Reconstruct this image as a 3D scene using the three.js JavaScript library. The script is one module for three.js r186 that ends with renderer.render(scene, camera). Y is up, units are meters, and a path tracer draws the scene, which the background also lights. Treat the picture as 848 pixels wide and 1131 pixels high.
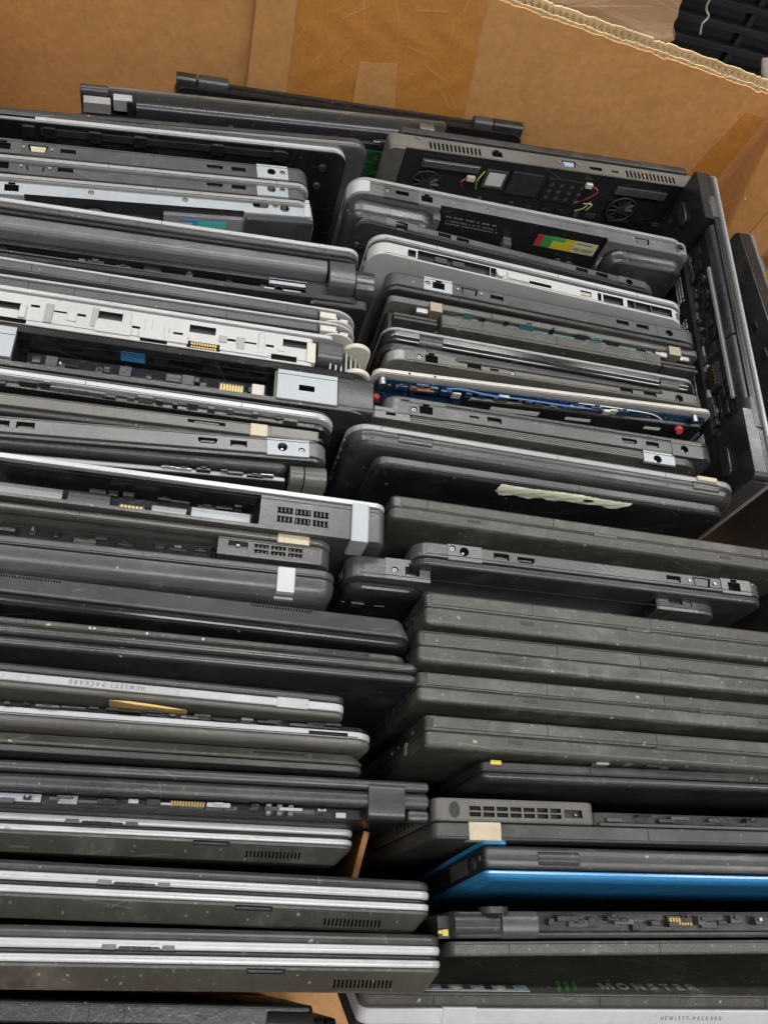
import * as THREE from 'three';
import { RectAreaLightUniformsLib } from 'three/addons/lights/RectAreaLightUniformsLib.js';
import { mergeGeometries, toCreasedNormals } from 'three/addons/utils/BufferGeometryUtils.js';
import { FontLoader } from 'three/addons/loaders/FontLoader.js';
import { TextGeometry } from 'three/addons/geometries/TextGeometry.js';
import { Brush, Evaluator, SUBTRACTION } from 'three-bvh-csg';

// ---------------------------------------------------------------- camera, light, exposure
const scene = new THREE.Scene();
scene.background = new THREE.Color().setRGB(0.325, 0.332, 0.345);          // even grey light from all sides, standing for the unseen hall
const EYE = new THREE.Vector3(0, 0.6, 0), FOCAL = 950, CX = 424, CY = 565.5;
const camera = new THREE.PerspectiveCamera(2 * Math.atan(CY / FOCAL) * 180 / Math.PI, 848 / 1131, 0.02, 30);
camera.position.copy(EYE);
camera.up.set(-0.1086, 0.4518, -0.8855);
camera.lookAt(EYE.x + 0.2118, EYE.y - 0.8598, EYE.z - 0.4647);
const renderer = new THREE.WebGLRenderer({ antialias: true });
renderer.toneMapping = THREE.LinearToneMapping;
renderer.toneMappingExposure = 1.0;
renderer.shadowMap.enabled = true;
RectAreaLightUniformsLib.init();
const M = {};
const LAMP_POWER = 18;
const lamps = [[-1.6, -2.0], [0.5, -2.0], [2.6, -2.0], [-1.6, 0.55], [0.5, 0.75], [2.6, 0.55]];

// ---------------------------------------------------------------- helpers
const mm = 0.001, FLOOR = -0.262;
let seed = 12345;
function rnd() { seed = (seed + 0x6D2B79F5) | 0; let t = Math.imul(seed ^ (seed >>> 15), 1 | seed); t = (t + Math.imul(t ^ (t >>> 7), 61 | t)) ^ t; return ((t ^ (t >>> 14)) >>> 0) / 4294967296; }
const rr = (a, b) => a + (b - a) * rnd();
const AX = new THREE.Vector3(0.9712, 0.1086, 0.2118), AD = new THREE.Vector3(-0.2381, 0.4518, 0.8598), AZ = new THREE.Vector3(-0.0023, -0.8855, 0.4647);
function ray(u, v) { const c = new THREE.Vector3((u - CX) / FOCAL, (v - CY) / FOCAL, 1); return new THREE.Vector3(c.dot(AX), -c.dot(AD), -c.dot(AZ)); }
function P(u, v, y = 0) { const d = ray(u, v); return d.multiplyScalar((y - EYE.y) / d.y).add(EYE); }     // where the pixel's ray meets the level y
const counts = {};
function numbered(n) { const k = counts[n] = (counts[n] ?? -1) + 1; return k ? `${n}_${String(k).padStart(3, '0')}` : n; }
function boxUV(g) {                                                     // uv in metres from the face's main direction
  if (g.index) g = g.toNonIndexed();
  const p = g.attributes.position, n = p.count, uv = new Float32Array(n * 2), ou = rnd(), ov = rnd();
  const a = new THREE.Vector3(), b = new THREE.Vector3(), c = new THREE.Vector3();
  for (let i = 0; i < n; i += 3) {
    a.fromBufferAttribute(p, i); b.fromBufferAttribute(p, i + 1).sub(a); c.fromBufferAttribute(p, i + 2).sub(a); b.cross(c);
    const x = Math.abs(b.x), y = Math.abs(b.y), z = Math.abs(b.z);
    for (let k = i; k < i + 3; k++) {
      const X = p.getX(k), Y = p.getY(k), Z = p.getZ(k);
      const [s, t] = y >= x && y >= z ? [X, Z] : z >= x ? [X, Y] : [Z, Y];
      uv[2 * k] = s + ou; uv[2 * k + 1] = t + ov;
    }
  }
  g.setAttribute('uv', new THREE.BufferAttribute(uv, 2));
  return g;
}
function mesh(name, geo, mat, parent) {
  if (!geo.userData.keepUV) geo = boxUV(geo);
  const m = new THREE.Mesh(geo, mat); m.name = name; m.castShadow = m.receiveShadow = true; parent.add(m); return m;
}
function tag(o, label, category, group) { o.userData.label = label; o.userData.category = category; if (group) o.userData.group = group; return o; }
function struct(o) { o.userData.kind = 'structure'; return o; }
const bx = (x0, x1, y0, y1, z0, z1) => new THREE.BoxGeometry(x1 - x0, y1 - y0, z1 - z0).translate((x0 + x1) / 2, (y0 + y1) / 2, (z0 + z1) / 2);
// a closed solid through rounded-rectangle rings: rings = [z, inset] pairs
function loft(x0, x1, y0, y1, rt, rb, rings, seg = 6) {
  const pos = [], idx = []; let N = 0;
  for (const [z, i] of rings) {
    const pts = [], X0 = x0 + i, X1 = x1 - i, Y0 = y0 + i, Y1 = y1 - i, lim = Math.min(X1 - X0, Y1 - Y0) / 2 - 1e-5;
    const R = Math.max(2e-4, Math.min(rt - i * 0.5, lim)), Q = Math.max(2e-4, Math.min(rb - i * 0.5, lim));
    const arc = (cx, cy, r, a) => { for (let k = 0; k <= seg; k++) { const t = a + Math.PI / 2 * k / seg; pts.push([cx + r * Math.cos(t), cy + r * Math.sin(t)]); } };
    arc(X1 - R, Y1 - R, R, 0); arc(X0 + R, Y1 - R, R, Math.PI / 2); arc(X0 + Q, Y0 + Q, Q, Math.PI); arc(X1 - Q, Y0 + Q, Q, Math.PI * 1.5);
    N = pts.length; for (const [x, y] of pts) pos.push(x, y, z);
  }
  for (let r = 0; r + 1 < rings.length; r++) for (let k = 0; k < N; k++) { const a = r * N + k, b = r * N + (k + 1) % N; idx.push(a, b, b + N, a, b + N, a + N); }
  const cap = (r, flip) => { const c = pos.length / 3; pos.push((x0 + x1) / 2, (y0 + y1) / 2, rings[r][0]); for (let k = 0; k < N; k++) { const a = r * N + k, b = r * N + (k + 1) % N; flip ? idx.push(c, b, a) : idx.push(c, a, b); } };
  cap(0, true); cap(rings.length - 1, false);
  const g = new THREE.BufferGeometry(); g.setAttribute('position', new THREE.Float32BufferAttribute(pos, 3)); g.setIndex(idx);
  const c = toCreasedNormals(g, 0.3); return c;
}
const PR = {                                                            // edge profiles across the thickness
  flat: (z0, z1, b = 1.2 * mm) => [[z0, b], [z0 + b * 0.3, b * 0.3], [z0 + b, 0], [z1 - b, 0], [z1 - b * 0.3, b * 0.3], [z1, b]],
  round: (z0, z1, k = 1) => { const r = (z1 - z0) / 2, o = []; for (let i = 0; i <= 14; i++) { const t = Math.PI * i / 14; o.push([z0 + r - r * Math.cos(t), k * r * (1 - Math.sin(t)) + 1e-5 * (i === 0 || i === 14)]); } return o; },
  near: (z0, z1, t, s = 0.45) => { const o = [[z0, 0.8 * mm], [z0 + 0.8 * mm, 0]], za = z0 + (z1 - z0) * s; for (let i = 0; i <= 6; i++) { const a = Math.PI / 2 * i / 6; o.push([za + (z1 - za) * Math.sin(a), t * (1 - Math.cos(a))]); } return o; },
  far: (z0, z1, t, s = 0.45) => PR.near(-z1, -z0, t, s).map(([z, i]) => [-z, i]).reverse(),
  slant: (z0, z1, t) => [[z0, 0.6 * mm], [z0 + 0.6 * mm, 0], [z0 + 2 * mm, 0], [z1 - 1 * mm, t], [z1, t + 1.2 * mm]],
  lip: (z0, z1, t) => [[z0, t + 1 * mm], [z0 + 1 * mm, t], [z1 - 2 * mm, 0], [z1 - 0.6 * mm, 0], [z1, 0.6 * mm]],
};
const evaluator = new Evaluator(); evaluator.attributes = ['position', 'normal']; evaluator.useGroups = true;
function strip(g) { if (g.index) g = g.toNonIndexed(); for (const k of Object.keys(g.attributes)) if (k !== 'position' && k !== 'normal') g.deleteAttribute(k); return g; }
function carve(geo, cutters, mat, pit) {                                // returns [geometry, materials]
  if (!cutters.length) return [geo, mat];
  const a = new Brush(strip(geo), mat), b = new Brush(mergeGeometries(cutters.map(strip)), pit); a.updateMatrixWorld(); b.updateMatrixWorld();
  const r = evaluator.evaluate(a, b, SUBTRACTION), groups = r.geometry.groups.map((q) => ({ ...q })), mats = [].concat(r.material);
  const n = r.geometry.drawRange.count !== Infinity ? r.geometry.drawRange.count : undefined;
  let g = r.geometry.index ? r.geometry.toNonIndexed() : r.geometry; g.clearGroups();
  for (const q of groups) if (q.count > 0) g.addGroup(q.start, q.count, q.materialIndex);
  g.setDrawRange(0, Infinity);
  return [g, mats];
}

// ---------------------------------------------------------------- materials
function canvasTex(size, draw, srgb = true, perMetre = 2.5) {
  const c = document.createElement('canvas'); c.width = c.height = size; const x = c.getContext('2d'); draw(x, size);
  const t = new THREE.CanvasTexture(c); t.wrapS = t.wrapT = THREE.RepeatWrapping; t.repeat.set(perMetre, perMetre); t.magFilter = THREE.LinearFilter;
  if (srgb) t.colorSpace = THREE.SRGBColorSpace; return t;
}
const toS = (l) => Math.round(255 * (l <= 0.0031308 ? 12.92 * l : 1.055 * Math.pow(l, 1 / 2.4) - 0.055));
function noiseGrid(n, oct) {                                            // tileable value noise, 0..1
  const out = new Float32Array(n * n); let amp = 1, tot = 0;
  for (const f of oct) {
    const g = new Float32Array(f * f); for (let i = 0; i < f * f; i++) g[i] = rnd();
    for (let y = 0; y < n; y++) { const fy = y / n * f, y0 = Math.floor(fy), ty = fy - y0, sy = ty * ty * (3 - 2 * ty), y1 = (y0 + 1) % f;
      for (let x = 0; x < n; x++) { const fx = x / n * f, x0 = Math.floor(fx), tx = fx - x0, sx = tx * tx * (3 - 2 * tx), x1 = (x0 + 1) % f;
        out[y * n + x] += amp * ((g[y0 * f + x0] * (1 - sx) + g[y0 * f + x1] * sx) * (1 - sy) + (g[y1 * f + x0] * (1 - sx) + g[y1 * f + x1] * sx) * sy); } }
    tot += amp; amp *= 0.62;
  }
  for (let i = 0; i < out.length; i++) out[i] /= tot; return out;
}
const NZ = 768, nzA = noiseGrid(NZ, [6, 13, 31, 64]), nzB = noiseGrid(NZ, [96, 192, 384]), nzC = noiseGrid(NZ, [9, 40, 128]);
// scuffed plastic: base colour, grain, hand smudges, dust grains and scratches of its own colour
function plasticTex(rgb, { grain = 0.12, patch = 0.25, dust = 260, dustC = '#a39f92', scratch = 60, haze = 0.12 } = {}) {
  return canvasTex(NZ, (x, n) => {
    const im = x.createImageData(n, n), d = im.data;
    for (let i = 0; i < n * n; i++) {
      const k = 1 + (nzB[i] - 0.5) * 2 * grain + (nzA[i] - 0.5) * 2 * patch, h = Math.max(0, nzC[i] - 0.56) * 4 * haze;
      for (let c = 0; c < 3; c++) d[4 * i + c] = toS(Math.max(0, rgb[c] * k * (1 - h) + h * [0.2, 0.19, 0.165][c]));
      d[4 * i + 3] = 255;
    }
    x.putImageData(im, 0, 0);
    for (let i = 0; i < scratch; i++) { x.globalAlpha = rr(0.08, 0.42); x.strokeStyle = dustC; x.lineWidth = rr(0.6, 1.5); const a = rr(0, n), b = rr(0, n), t = rr(-0.5, 0.5) + (rnd() < 0.25 ? 1.5 : 0), l = rr(8, 80); x.beginPath(); x.moveTo(a, b); x.quadraticCurveTo(a + l * 0.5 * Math.cos(t), b + l * 0.5 * Math.sin(t) + rr(-3, 3), a + l * Math.cos(t), b + l * Math.sin(t)); x.stroke(); }
    for (let i = 0; i < dust; i++) { x.globalAlpha = rr(0.12, 0.75); x.fillStyle = dustC; const r = rr(0.45, 1.25) * (rnd() < 0.1 ? 1.9 : 1); x.beginPath(); x.ellipse(rr(0, n), rr(0, n), r * rr(0.7, 1.8), r, rr(0, 3), 0, 7); x.fill(); }
    x.globalAlpha = 1;
  });
}
const roughTex = canvasTex(NZ, (x, n) => { const im = x.createImageData(n, n), d = im.data; for (let i = 0; i < n * n; i++) { const v = 205 + (nzA[i] - 0.5) * 150 + (nzB[i] - 0.5) * 30; d[4 * i] = d[4 * i + 1] = d[4 * i + 2] = Math.max(0, Math.min(255, v)); d[4 * i + 3] = 255; } x.putImageData(im, 0, 0); for (let i = 0; i < 120; i++) { x.globalAlpha = 0.3; x.strokeStyle = rnd() < 0.5 ? '#777' : '#eee'; x.lineWidth = rr(0.5, 1.3); const a = rr(0, n), b = rr(0, n); x.beginPath(); x.moveTo(a, b); x.lineTo(a + rr(-60, 60), b + rr(-16, 16)); x.stroke(); } }, false);
const bumpTex = canvasTex(NZ, (x, n) => { const im = x.createImageData(n, n), d = im.data; for (let i = 0; i < n * n; i++) { const v = 128 + (nzB[i] - 0.5) * 200; d[4 * i] = d[4 * i + 1] = d[4 * i + 2] = Math.max(0, Math.min(255, v)); d[4 * i + 3] = 255; } x.putImageData(im, 0, 0); }, false, 4.5);
function plastic(name, rgb, rough, o = {}) {
  const m = new THREE.MeshPhysicalMaterial({ map: plasticTex(rgb, o), roughness: Math.min(1, rough * 1.22), roughnessMap: roughTex, metalness: o.metal ?? 0, bumpMap: bumpTex, bumpScale: o.bump ?? 0.00012 });
  m.name = name; return m;
}
function plain(name, rgb, rough, metal = 0, o = {}) { const m = new THREE.MeshPhysicalMaterial({ color: new THREE.Color().setRGB(...rgb), roughness: rough, metalness: metal, ...o }); m.name = name; return m; }
M.black = plastic('black plastic', [0.011, 0.011, 0.0115], 0.3, { dust: 420, haze: 0.05 });
M.gloss = plastic('glossy black plastic', [0.008, 0.008, 0.009], 0.14, { dust: 300, haze: 0.04, scratch: 160, bump: 0.00001 });
M.pit = plain('black moulded inside', [0.012, 0.012, 0.013], 0.6);
M.bay = plastic('black bay plastic', [0.011, 0.011, 0.013], 0.3, { dust: 200, haze: 0.03, scratch: 120 });
M.coal = plastic('charcoal plastic', [0.021, 0.021, 0.0215], 0.33, { dust: 420, haze: 0.08 });
M.grey = plastic('dark grey plastic', [0.043, 0.0435, 0.044], 0.34, { dust: 380 });
M.mid = plastic('mid grey plastic', [0.088, 0.089, 0.09], 0.34, { dust: 300 });
M.umber = plastic('brown grey plastic', [0.078, 0.074, 0.066], 0.36, { dust: 200 });
M.olive = plastic('dusty soft-touch plastic', [0.038, 0.0375, 0.032], 0.44, { dust: 1500, haze: 0.2, patch: 0.3, scratch: 150, bump: 0.0003 });
M.silver = plastic('silver paint', [0.34, 0.342, 0.35], 0.32, { metal: 0.12, dust: 160, dustC: '#6b6862', haze: 0, scratch: 90, patch: 0.1, grain: 0.06, bump: 0.00004 });
M.pewter = plastic('pewter paint', [0.22, 0.22, 0.22], 0.4, { metal: 0.15, dust: 200, haze: 0.03, patch: 0.15, grain: 0.08, bump: 0.00005 });
M.plate = plastic('blue grey metal plate', [0.27, 0.29, 0.31], 0.42, { metal: 0.12, dust: 160, haze: 0, patch: 0.12, grain: 0.06, bump: 0.00004 });
M.white = plastic('off-white plastic', [0.345, 0.347, 0.34], 0.36, { dust: 260, dustC: '#55514a', haze: 0, patch: 0.1, grain: 0.04, bump: 0.00005 });
M.tan = plastic('tan plastic', [0.36, 0.31, 0.22], 0.42, { dust: 120, dustC: '#5c5140', haze: 0, patch: 0.15 });
M.blue = plastic('blue painted lid', [0.03, 0.18, 0.38], 0.26, { dust: 160, haze: 0, scratch: 60, patch: 0.15, grain: 0.06, bump: 0.00003 }); M.blue.clearcoat = 0.5; M.blue.clearcoatRoughness = 0.25;
M.steel = plain('steel', [0.3, 0.3, 0.295], 0.42, 1); M.chrome = plain('foil shield', [0.30, 0.31, 0.34], 0.36, 0.8);
M.gold = plain('gold contact', [0.36, 0.25, 0.09], 0.38, 1); M.red = plain('red plastic', [0.36, 0.03, 0.035], 0.45); M.yellow = plain('yellow plastic', [0.42, 0.34, 0.06], 0.55);
M.vgablue = plain('pale blue connector', [0.2, 0.26, 0.34], 0.45); M.teal = plastic('teal grey strip', [0.06, 0.12, 0.14], 0.4, { dust: 300 });
M.rubber = plain('rubber', [0.035, 0.035, 0.037], 0.8); M.ivory = plain('ivory plastic', [0.42, 0.40, 0.35], 0.5); M.tin = plastic('dull tin', [0.36, 0.345, 0.31], 0.4, { haze: 0, metal: 0.2, dust: 200, dustC: '#5d5a52' }); M.brass = plain('dull bracket', [0.24, 0.215, 0.165], 0.42, 0.6); M.ink = plain('grey print', [0.12, 0.12, 0.12], 0.6); M.pale = plain('pale print', [0.5, 0.5, 0.48], 0.6);
M.foam = plastic('yellow foam', [0.42, 0.29, 0.10], 0.7, { haze: 0, dust: 100 });
M.tube = plastic('dark tube', [0.02, 0.021, 0.026], 0.28, { dust: 300, haze: 0.03 });
function pcbTex(base, tracks) { return canvasTex(512, (x, n) => { x.fillStyle = base; x.fillRect(0, 0, n, n); for (let i = 0; i < 260; i++) { x.strokeStyle = tracks[i % tracks.length]; x.lineWidth = rr(1, 3); let a = rr(0, n), b = rr(0, n); x.beginPath(); x.moveTo(a, b); for (let k = 0; k < 4; k++) { if (rnd() < 0.5) a += rr(-60, 60); else b += rr(-60, 60); x.lineTo(a, b); } x.stroke(); } for (let i = 0; i < 500; i++) { x.fillStyle = ['#c9c4a8', '#2a2a28', '#b79a5a', '#8f9498'][i % 4]; x.fillRect(rr(0, n), rr(0, n), rr(2, 7), rr(2, 6)); } }, true, 9); }
M.pcbBlue = new THREE.MeshPhysicalMaterial({ map: pcbTex('#1a2f4a', ['#25466a', '#13243c', '#3a5f86']), roughness: 0.4 }); M.pcbGreen = new THREE.MeshPhysicalMaterial({ map: pcbTex('#123f22', ['#1c6135', '#0b2b17', '#2b7d49']), roughness: 0.4 });

// ---------------------------------------------------------------- laptops: one Group each, base on the sheet they stand on, local x along the edge, y up, z from far face to near face
const HEAP = 'laptops standing on edge in the carton';
class Laptop {
  constructor(o) {                       // l: two pixels on the far top edge; e: the ends (pixel columns) or W; n: a pixel on the near top edge, or T
    const y = o.y ?? 0, p0 = o.pts ? new THREE.Vector3(o.pts[0], y, o.pts[1]) : P(o.l[0], o.l[1], y), p1 = o.pts ? new THREE.Vector3(o.pts[2], y, o.pts[3]) : P(o.l[2], o.l[3], y), d = p1.clone().sub(p0).setY(0).normalize();
    this.y = y; this.d = d; this.p0 = p0; this.nz = new THREE.Vector3(-d.z, 0, d.x); this.l = o.l;
    const along = (u) => this.along(u);
    let a, b;
    if (o.pts) { a = 0; b = p0.distanceTo(p1); }
    else if (o.uL !== undefined && o.uR !== undefined) { a = along(o.uL); b = along(o.uR); }
    else if (o.uR !== undefined) { b = along(o.uR); a = b - (o.W ?? 0.376); }
    else { a = along(o.uL); b = a + (o.W ?? 0.376); }
    this.W = b - a; this.mid = (a + b) / 2; this.x0 = -this.W / 2; this.x1 = this.W / 2;
    this.T = o.T ?? P(o.n[0], o.n[1], y).sub(p0).dot(this.nz);
    const lean = o.lean ?? 0; this.D = (y - FLOOR) / Math.cos(lean);
    const c = p0.clone().addScaledVector(d, this.mid);
    const g = this.g = new THREE.Group(); g.name = numbered(o.name ?? 'laptop'); scene.add(g);
    g.rotation.order = 'YXZ'; g.rotation.set(lean, Math.atan2(-d.z, d.x), 0);
    g.position.copy(c).addScaledVector(this.nz, -Math.sin(lean) * this.D); g.position.y = FLOOR + 0.0005;
    tag(g, o.label, o.category ?? 'laptop', HEAP);
    this.r = o.r ?? 9 * mm;
  }
  along(u, v) { if (v === undefined) { const l = this.l; v = l[1] + (l[3] - l[1]) * (u - l[0]) / (l[2] - l[0]); } return P(u, v, this.y).sub(this.p0).dot(this.d); }
  lx(u) { return u === undefined ? 0 : this.along(u) - this.mid; }
  X(a) { return Array.isArray(a) ? a[0] : this.lx(a); }                // [metres] or a pixel column
  add(name, geo, mat, parent) { return mesh(name, geo, mat, parent ?? this.g); }
  // a slab of the body. z0, z1 are shares of the thickness; ports, vents and bays are really cut into it
  slab(name, z0, z1, mat, o = {}) {
    const T = this.T, D = this.D - (o.dy ?? 0), Z0 = z0 * T + 0.15 * mm, Z1 = z1 * T - 0.15 * mm, r = o.r ?? this.r;
    const prof = o.prof ? o.prof(Z0, Z1) : PR.flat(Z0, Z1, Math.min(o.b ?? 1.3 * mm, (Z1 - Z0) * 0.4));
    const ax = o.x0 !== undefined ? this.X(o.x0) : this.x0 + (o.in ?? 0), bxx = o.x1 !== undefined ? this.X(o.x1) : this.x1 - (o.in ?? 0);
    const y0 = o.h ? D - o.h : (o.bot ?? 1 * mm);
    const geo = loft(ax, bxx, y0, D, r, o.rb ?? Math.min(r, 8 * mm), prof, o.seg ?? 7);
    const cuts = [], inserts = [];
    const dz = (Z0 + Z1) / 2;
    for (const q of o.ports ?? []) this.port(q[0], this.X(q[1]), q[2] !== undefined ? Z0 + q[2] * (Z1 - Z0) : dz, D, cuts, inserts, q[3]);
    for (const v of o.vents ?? []) { const [u0, u1, n, rows, za, zb, fill = 0.55, depth = 5 * mm] = v, xa = this.X(u0), xb = this.X(u1); for (let r2 = 0; r2 < rows; r2++) for (let k = 0; k < n; k++) { const s = (xb - xa) / n, h = (zb - za) * (Z1 - Z0) / rows, c = Z0 + za * (Z1 - Z0) + h * (r2 + 0.5), x = xa + s * (k + 0.5); cuts.push(bx(x - s * fill / 2, x + s * fill / 2, D - depth - (v[8] ?? 0), D + 0.02, c - h * 0.36, c + h * 0.36)); } }
    for (const b of o.bays ?? []) { const za = Z0 + b.za * (Z1 - Z0), zb = Z0 + b.zb * (Z1 - Z0) + (b.zb >= 1 ? 0.01 : 0); cuts.push(bx(this.X(b.x0), this.X(b.x1), D - b.dy, D + 0.02, za, zb)); }
    if (!o.prof && !o.plainTop && Z1 - Z0 > 4.5 * mm && bxx - ax > 0.15) {   // moulded part lines: one long groove, a few across
      const zg = Z0 + (Z1 - Z0) * (rnd() < 0.5 ? rr(0.12, 0.2) : rr(0.8, 0.88)); cuts.push(bx(ax - 0.01, bxx + 0.01, D - 0.7 * mm, D + 0.011, zg - 0.3 * mm, zg + 0.3 * mm));
      if (!o.bays && !o.ports && !o.vents) for (let k = 0; k < 3; k++) { const xs = ax + (bxx - ax) * rr(0.06 + k * 0.31, 0.32 + k * 0.31), z2 = zg > dz ? [Z0 - 0.001, zg - 0.3001 * mm] : [zg + 0.3001 * mm, Z1 + 0.001]; cuts.push(bx(xs - 0.25 * mm, xs + 0.25 * mm, D - 0.6 * mm, D + 0.0112, z2[0], z2[1])); }
    }
    const [g, mats] = carve(geo, cuts, mat, o.pit ?? (o.bays ? M.bay : M.pit));
    const m = this.add(name, g, mats);
    for (const [nm, ge, ma, sub] of inserts) { const part = this.add(nm, ge, ma); if (sub) this.add(sub[0], sub[1], sub[2], part); }
    for (const p of o.plates ?? []) {
      const pa = this.X(p.x0), pb = this.X(p.x1), za = Z0 + (p.za ?? 0) * (Z1 - Z0), zb = Z0 + (p.zb ?? 1) * (Z1 - Z0);
      const pg = new THREE.BoxGeometry(pb - pa, (p.h ?? 3) * mm, zb - za).translate((pa + pb) / 2, D + (p.up ?? 0.5) * mm - (p.h ?? 3) * mm / 2, (za + zb) / 2);
      const [g2, m2] = carve(pg, cuts.map((c) => c.clone()), p.mat ?? M.plate, M.pit);
      this.add('port_plate', g2, m2);
    }
    return m;
  }
  port(kind, x, z, D, cuts, ins, opt) {
    const B = (w, t, d, up = 0.01, dx = 0, dz = 0) => bx(x - w / 2 + dx, x + w / 2 + dx, D - d, D + up, z - t / 2 + dz, z + t / 2 + dz);
    if (kind === 'usb') { cuts.push(B(13.4 * mm, 5.8 * mm, 9 * mm)); ins.push(['usb_port', bx(x - 5.6 * mm, x + 5.6 * mm, D - 8.9 * mm, D - 1.2 * mm, z + 0.5 * mm, z + 2.3 * mm), opt ?? M.coal, ['contact_strip', bx(x - 4 * mm, x + 4 * mm, D - 7 * mm, D - 1.6 * mm, z + 0.2 * mm, z + 0.5 * mm), M.gold]]); }
    if (kind === 'hdmi') { const s = new THREE.Shape(); s.moveTo(-7.6 * mm, -2.6 * mm); s.lineTo(7.6 * mm, -2.6 * mm); s.lineTo(7.6 * mm, 0.6 * mm); s.lineTo(5.6 * mm, 2.7 * mm); s.lineTo(-5.6 * mm, 2.7 * mm); s.lineTo(-7.6 * mm, 0.6 * mm); cuts.push(new THREE.ExtrudeGeometry(s, { depth: 0.02, bevelEnabled: false }).rotateX(Math.PI / 2).translate(x, D + 0.01, z)); ins.push(['hdmi_port', bx(x - 5.5 * mm, x + 5.5 * mm, D - 9 * mm, D - 1.6 * mm, z - 0.7 * mm, z + 0.7 * mm), M.coal]); }
    if (kind === 'rj45') { cuts.push(B(12 * mm, 8 * mm, 9 * mm, 0.01, 0, 0.8 * mm), B(6 * mm, 2.6 * mm, 9 * mm, 0.01, 0, -4.6 * mm)); ins.push(['ethernet_port', bx(x - 4.2 * mm, x + 4.2 * mm, D - 8.8 * mm, D - 5.5 * mm, z + 2.4 * mm, z + 4.2 * mm), M.coal, ['contact_strip', bx(x - 3.8 * mm, x + 3.8 * mm, D - 8 * mm, D - 4 * mm, z + 1.6 * mm, z + 2.4 * mm), M.gold]]); }
    if (kind === 'vga') { const s = (k) => { const q = new THREE.Shape(); q.moveTo(-8.6 * mm * k, -4.2 * mm * k); q.lineTo(8.6 * mm * k, -4.2 * mm * k); q.lineTo(7 * mm * k, 4.2 * mm * k); q.lineTo(-7 * mm * k, 4.2 * mm * k); q.closePath(); return q; }; cuts.push(new THREE.ExtrudeGeometry(s(1), { depth: 0.014, bevelEnabled: false }).rotateX(Math.PI / 2).translate(x, D + 0.008, z)); ins.push(['vga_port', new THREE.ExtrudeGeometry(s(0.78), { depth: 5 * mm, bevelEnabled: false }).rotateX(Math.PI / 2).translate(x, D - 0.7 * mm, z), opt ?? M.grey]); for (const sd of [-1, 1]) ins.push(['jack_screw', new THREE.CylinderGeometry(1.4 * mm, 1.4 * mm, 0.8 * mm, 6).translate(x + sd * 12 * mm, D + 0.5 * mm, z), M.steel]); }
    if (kind === 'jack') { cuts.push(new THREE.CylinderGeometry(4.1 * mm, 4.1 * mm, 0.02, 18).translate(x, D, z)); ins.push(['power_jack', new THREE.CylinderGeometry(1.1 * mm, 1.1 * mm, 6 * mm, 8).translate(x, D - 6 * mm, z), M.steel, ['collar', new THREE.TorusGeometry(4.1 * mm, 0.45 * mm, 6, 20).rotateX(Math.PI / 2).translate(x, D + 0.2 * mm, z), M.coal]]); }
    if (kind === 'usbc') { cuts.push(B(8.6 * mm, 2.8 * mm, 7 * mm)); ins.push(['display_port', bx(x - 3.2 * mm, x + 3.2 * mm, D - 6.8 * mm, D - 1.4 * mm, z - 0.4 * mm, z + 0.4 * mm), M.coal]); }
    if (kind === 'slot') { cuts.push(B(opt?.[0] ?? 0.012, opt?.[1] ?? 3 * mm, 4 * mm)); }
    if (kind === 'screw') { cuts.push(new THREE.CylinderGeometry(2.7 * mm, 2.7 * mm, 2 * mm, 14).translate(x, D, z)); ins.push(['screw', mergeGeometries([new THREE.CylinderGeometry(1.9 * mm, 2.2 * mm, 0.8 * mm, 14).translate(x, D - 0.7 * mm, z)].map(strip)), M.steel, ['screw_slot', mergeGeometries([bx(x - 0.3 * mm, x + 0.3 * mm, D - 0.4 * mm, D - 0.25 * mm, z - 1.3 * mm, z + 1.3 * mm), bx(x - 1.3 * mm, x + 1.3 * mm, D - 0.41 * mm, D - 0.26 * mm, z - 0.3 * mm, z + 0.3 * mm)]), M.pit]]); }
  }
  // a hinge cover: a rounded block over the edge; up = how far it stands proud of the top
  hinge(u0, u1, z0, z1, mat, up = 3 * mm, h = 16 * mm, o = {}) {
    const a = this.X(u0), b = this.X(u1), T = this.T, s = [], y1 = this.D + up, za = z0 * T, zb = z1 * T, r = Math.min((zb - za) / 2, o.rr ?? h * 0.45);
    const sh = new THREE.Shape(); sh.moveTo(za, y1 - h); sh.lineTo(zb, y1 - h); sh.lineTo(zb, y1 - r); sh.absarc(zb - r, y1 - r, r, 0, Math.PI / 2); sh.lineTo(za + r, y1); sh.absarc(za + r, y1 - r, r, Math.PI / 2, Math.PI); sh.lineTo(za, y1 - h);
    const e = 0.7 * mm, g = new THREE.ExtrudeGeometry(sh, { depth: b - a - 2 * e, bevelThickness: e, bevelSize: e, bevelOffset: -e, bevelSegments: 2, curveSegments: 9 });
    g.rotateY(Math.PI / 2); g.scale(1, 1, -1);                          // shape x -> local z, depth -> local x
    const ix = g.index; if (ix) { const q = ix.array; for (let i = 0; i < q.length; i += 3) { const t = q[i]; q[i] = q[i + 1]; q[i + 1] = t; } }
    let gg = g.index ? g.toNonIndexed() : g; if (!ix) { const p = gg.attributes.position.array, w = (i, j) => { for (let k = 0; k < 3; k++) { const t = p[i * 3 + k]; p[i * 3 + k] = p[j * 3 + k]; p[j * 3 + k] = t; } }; for (let i = 0; i < p.length / 9; i++) w(3 * i, 3 * i + 1); }
    gg.deleteAttribute('normal'); gg.deleteAttribute('uv'); gg = toCreasedNormals(gg, 0.3); gg.translate(a + e, 0, 0);
    return this.add(o.name ?? 'hinge_cover', gg, mat);
  }
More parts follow.
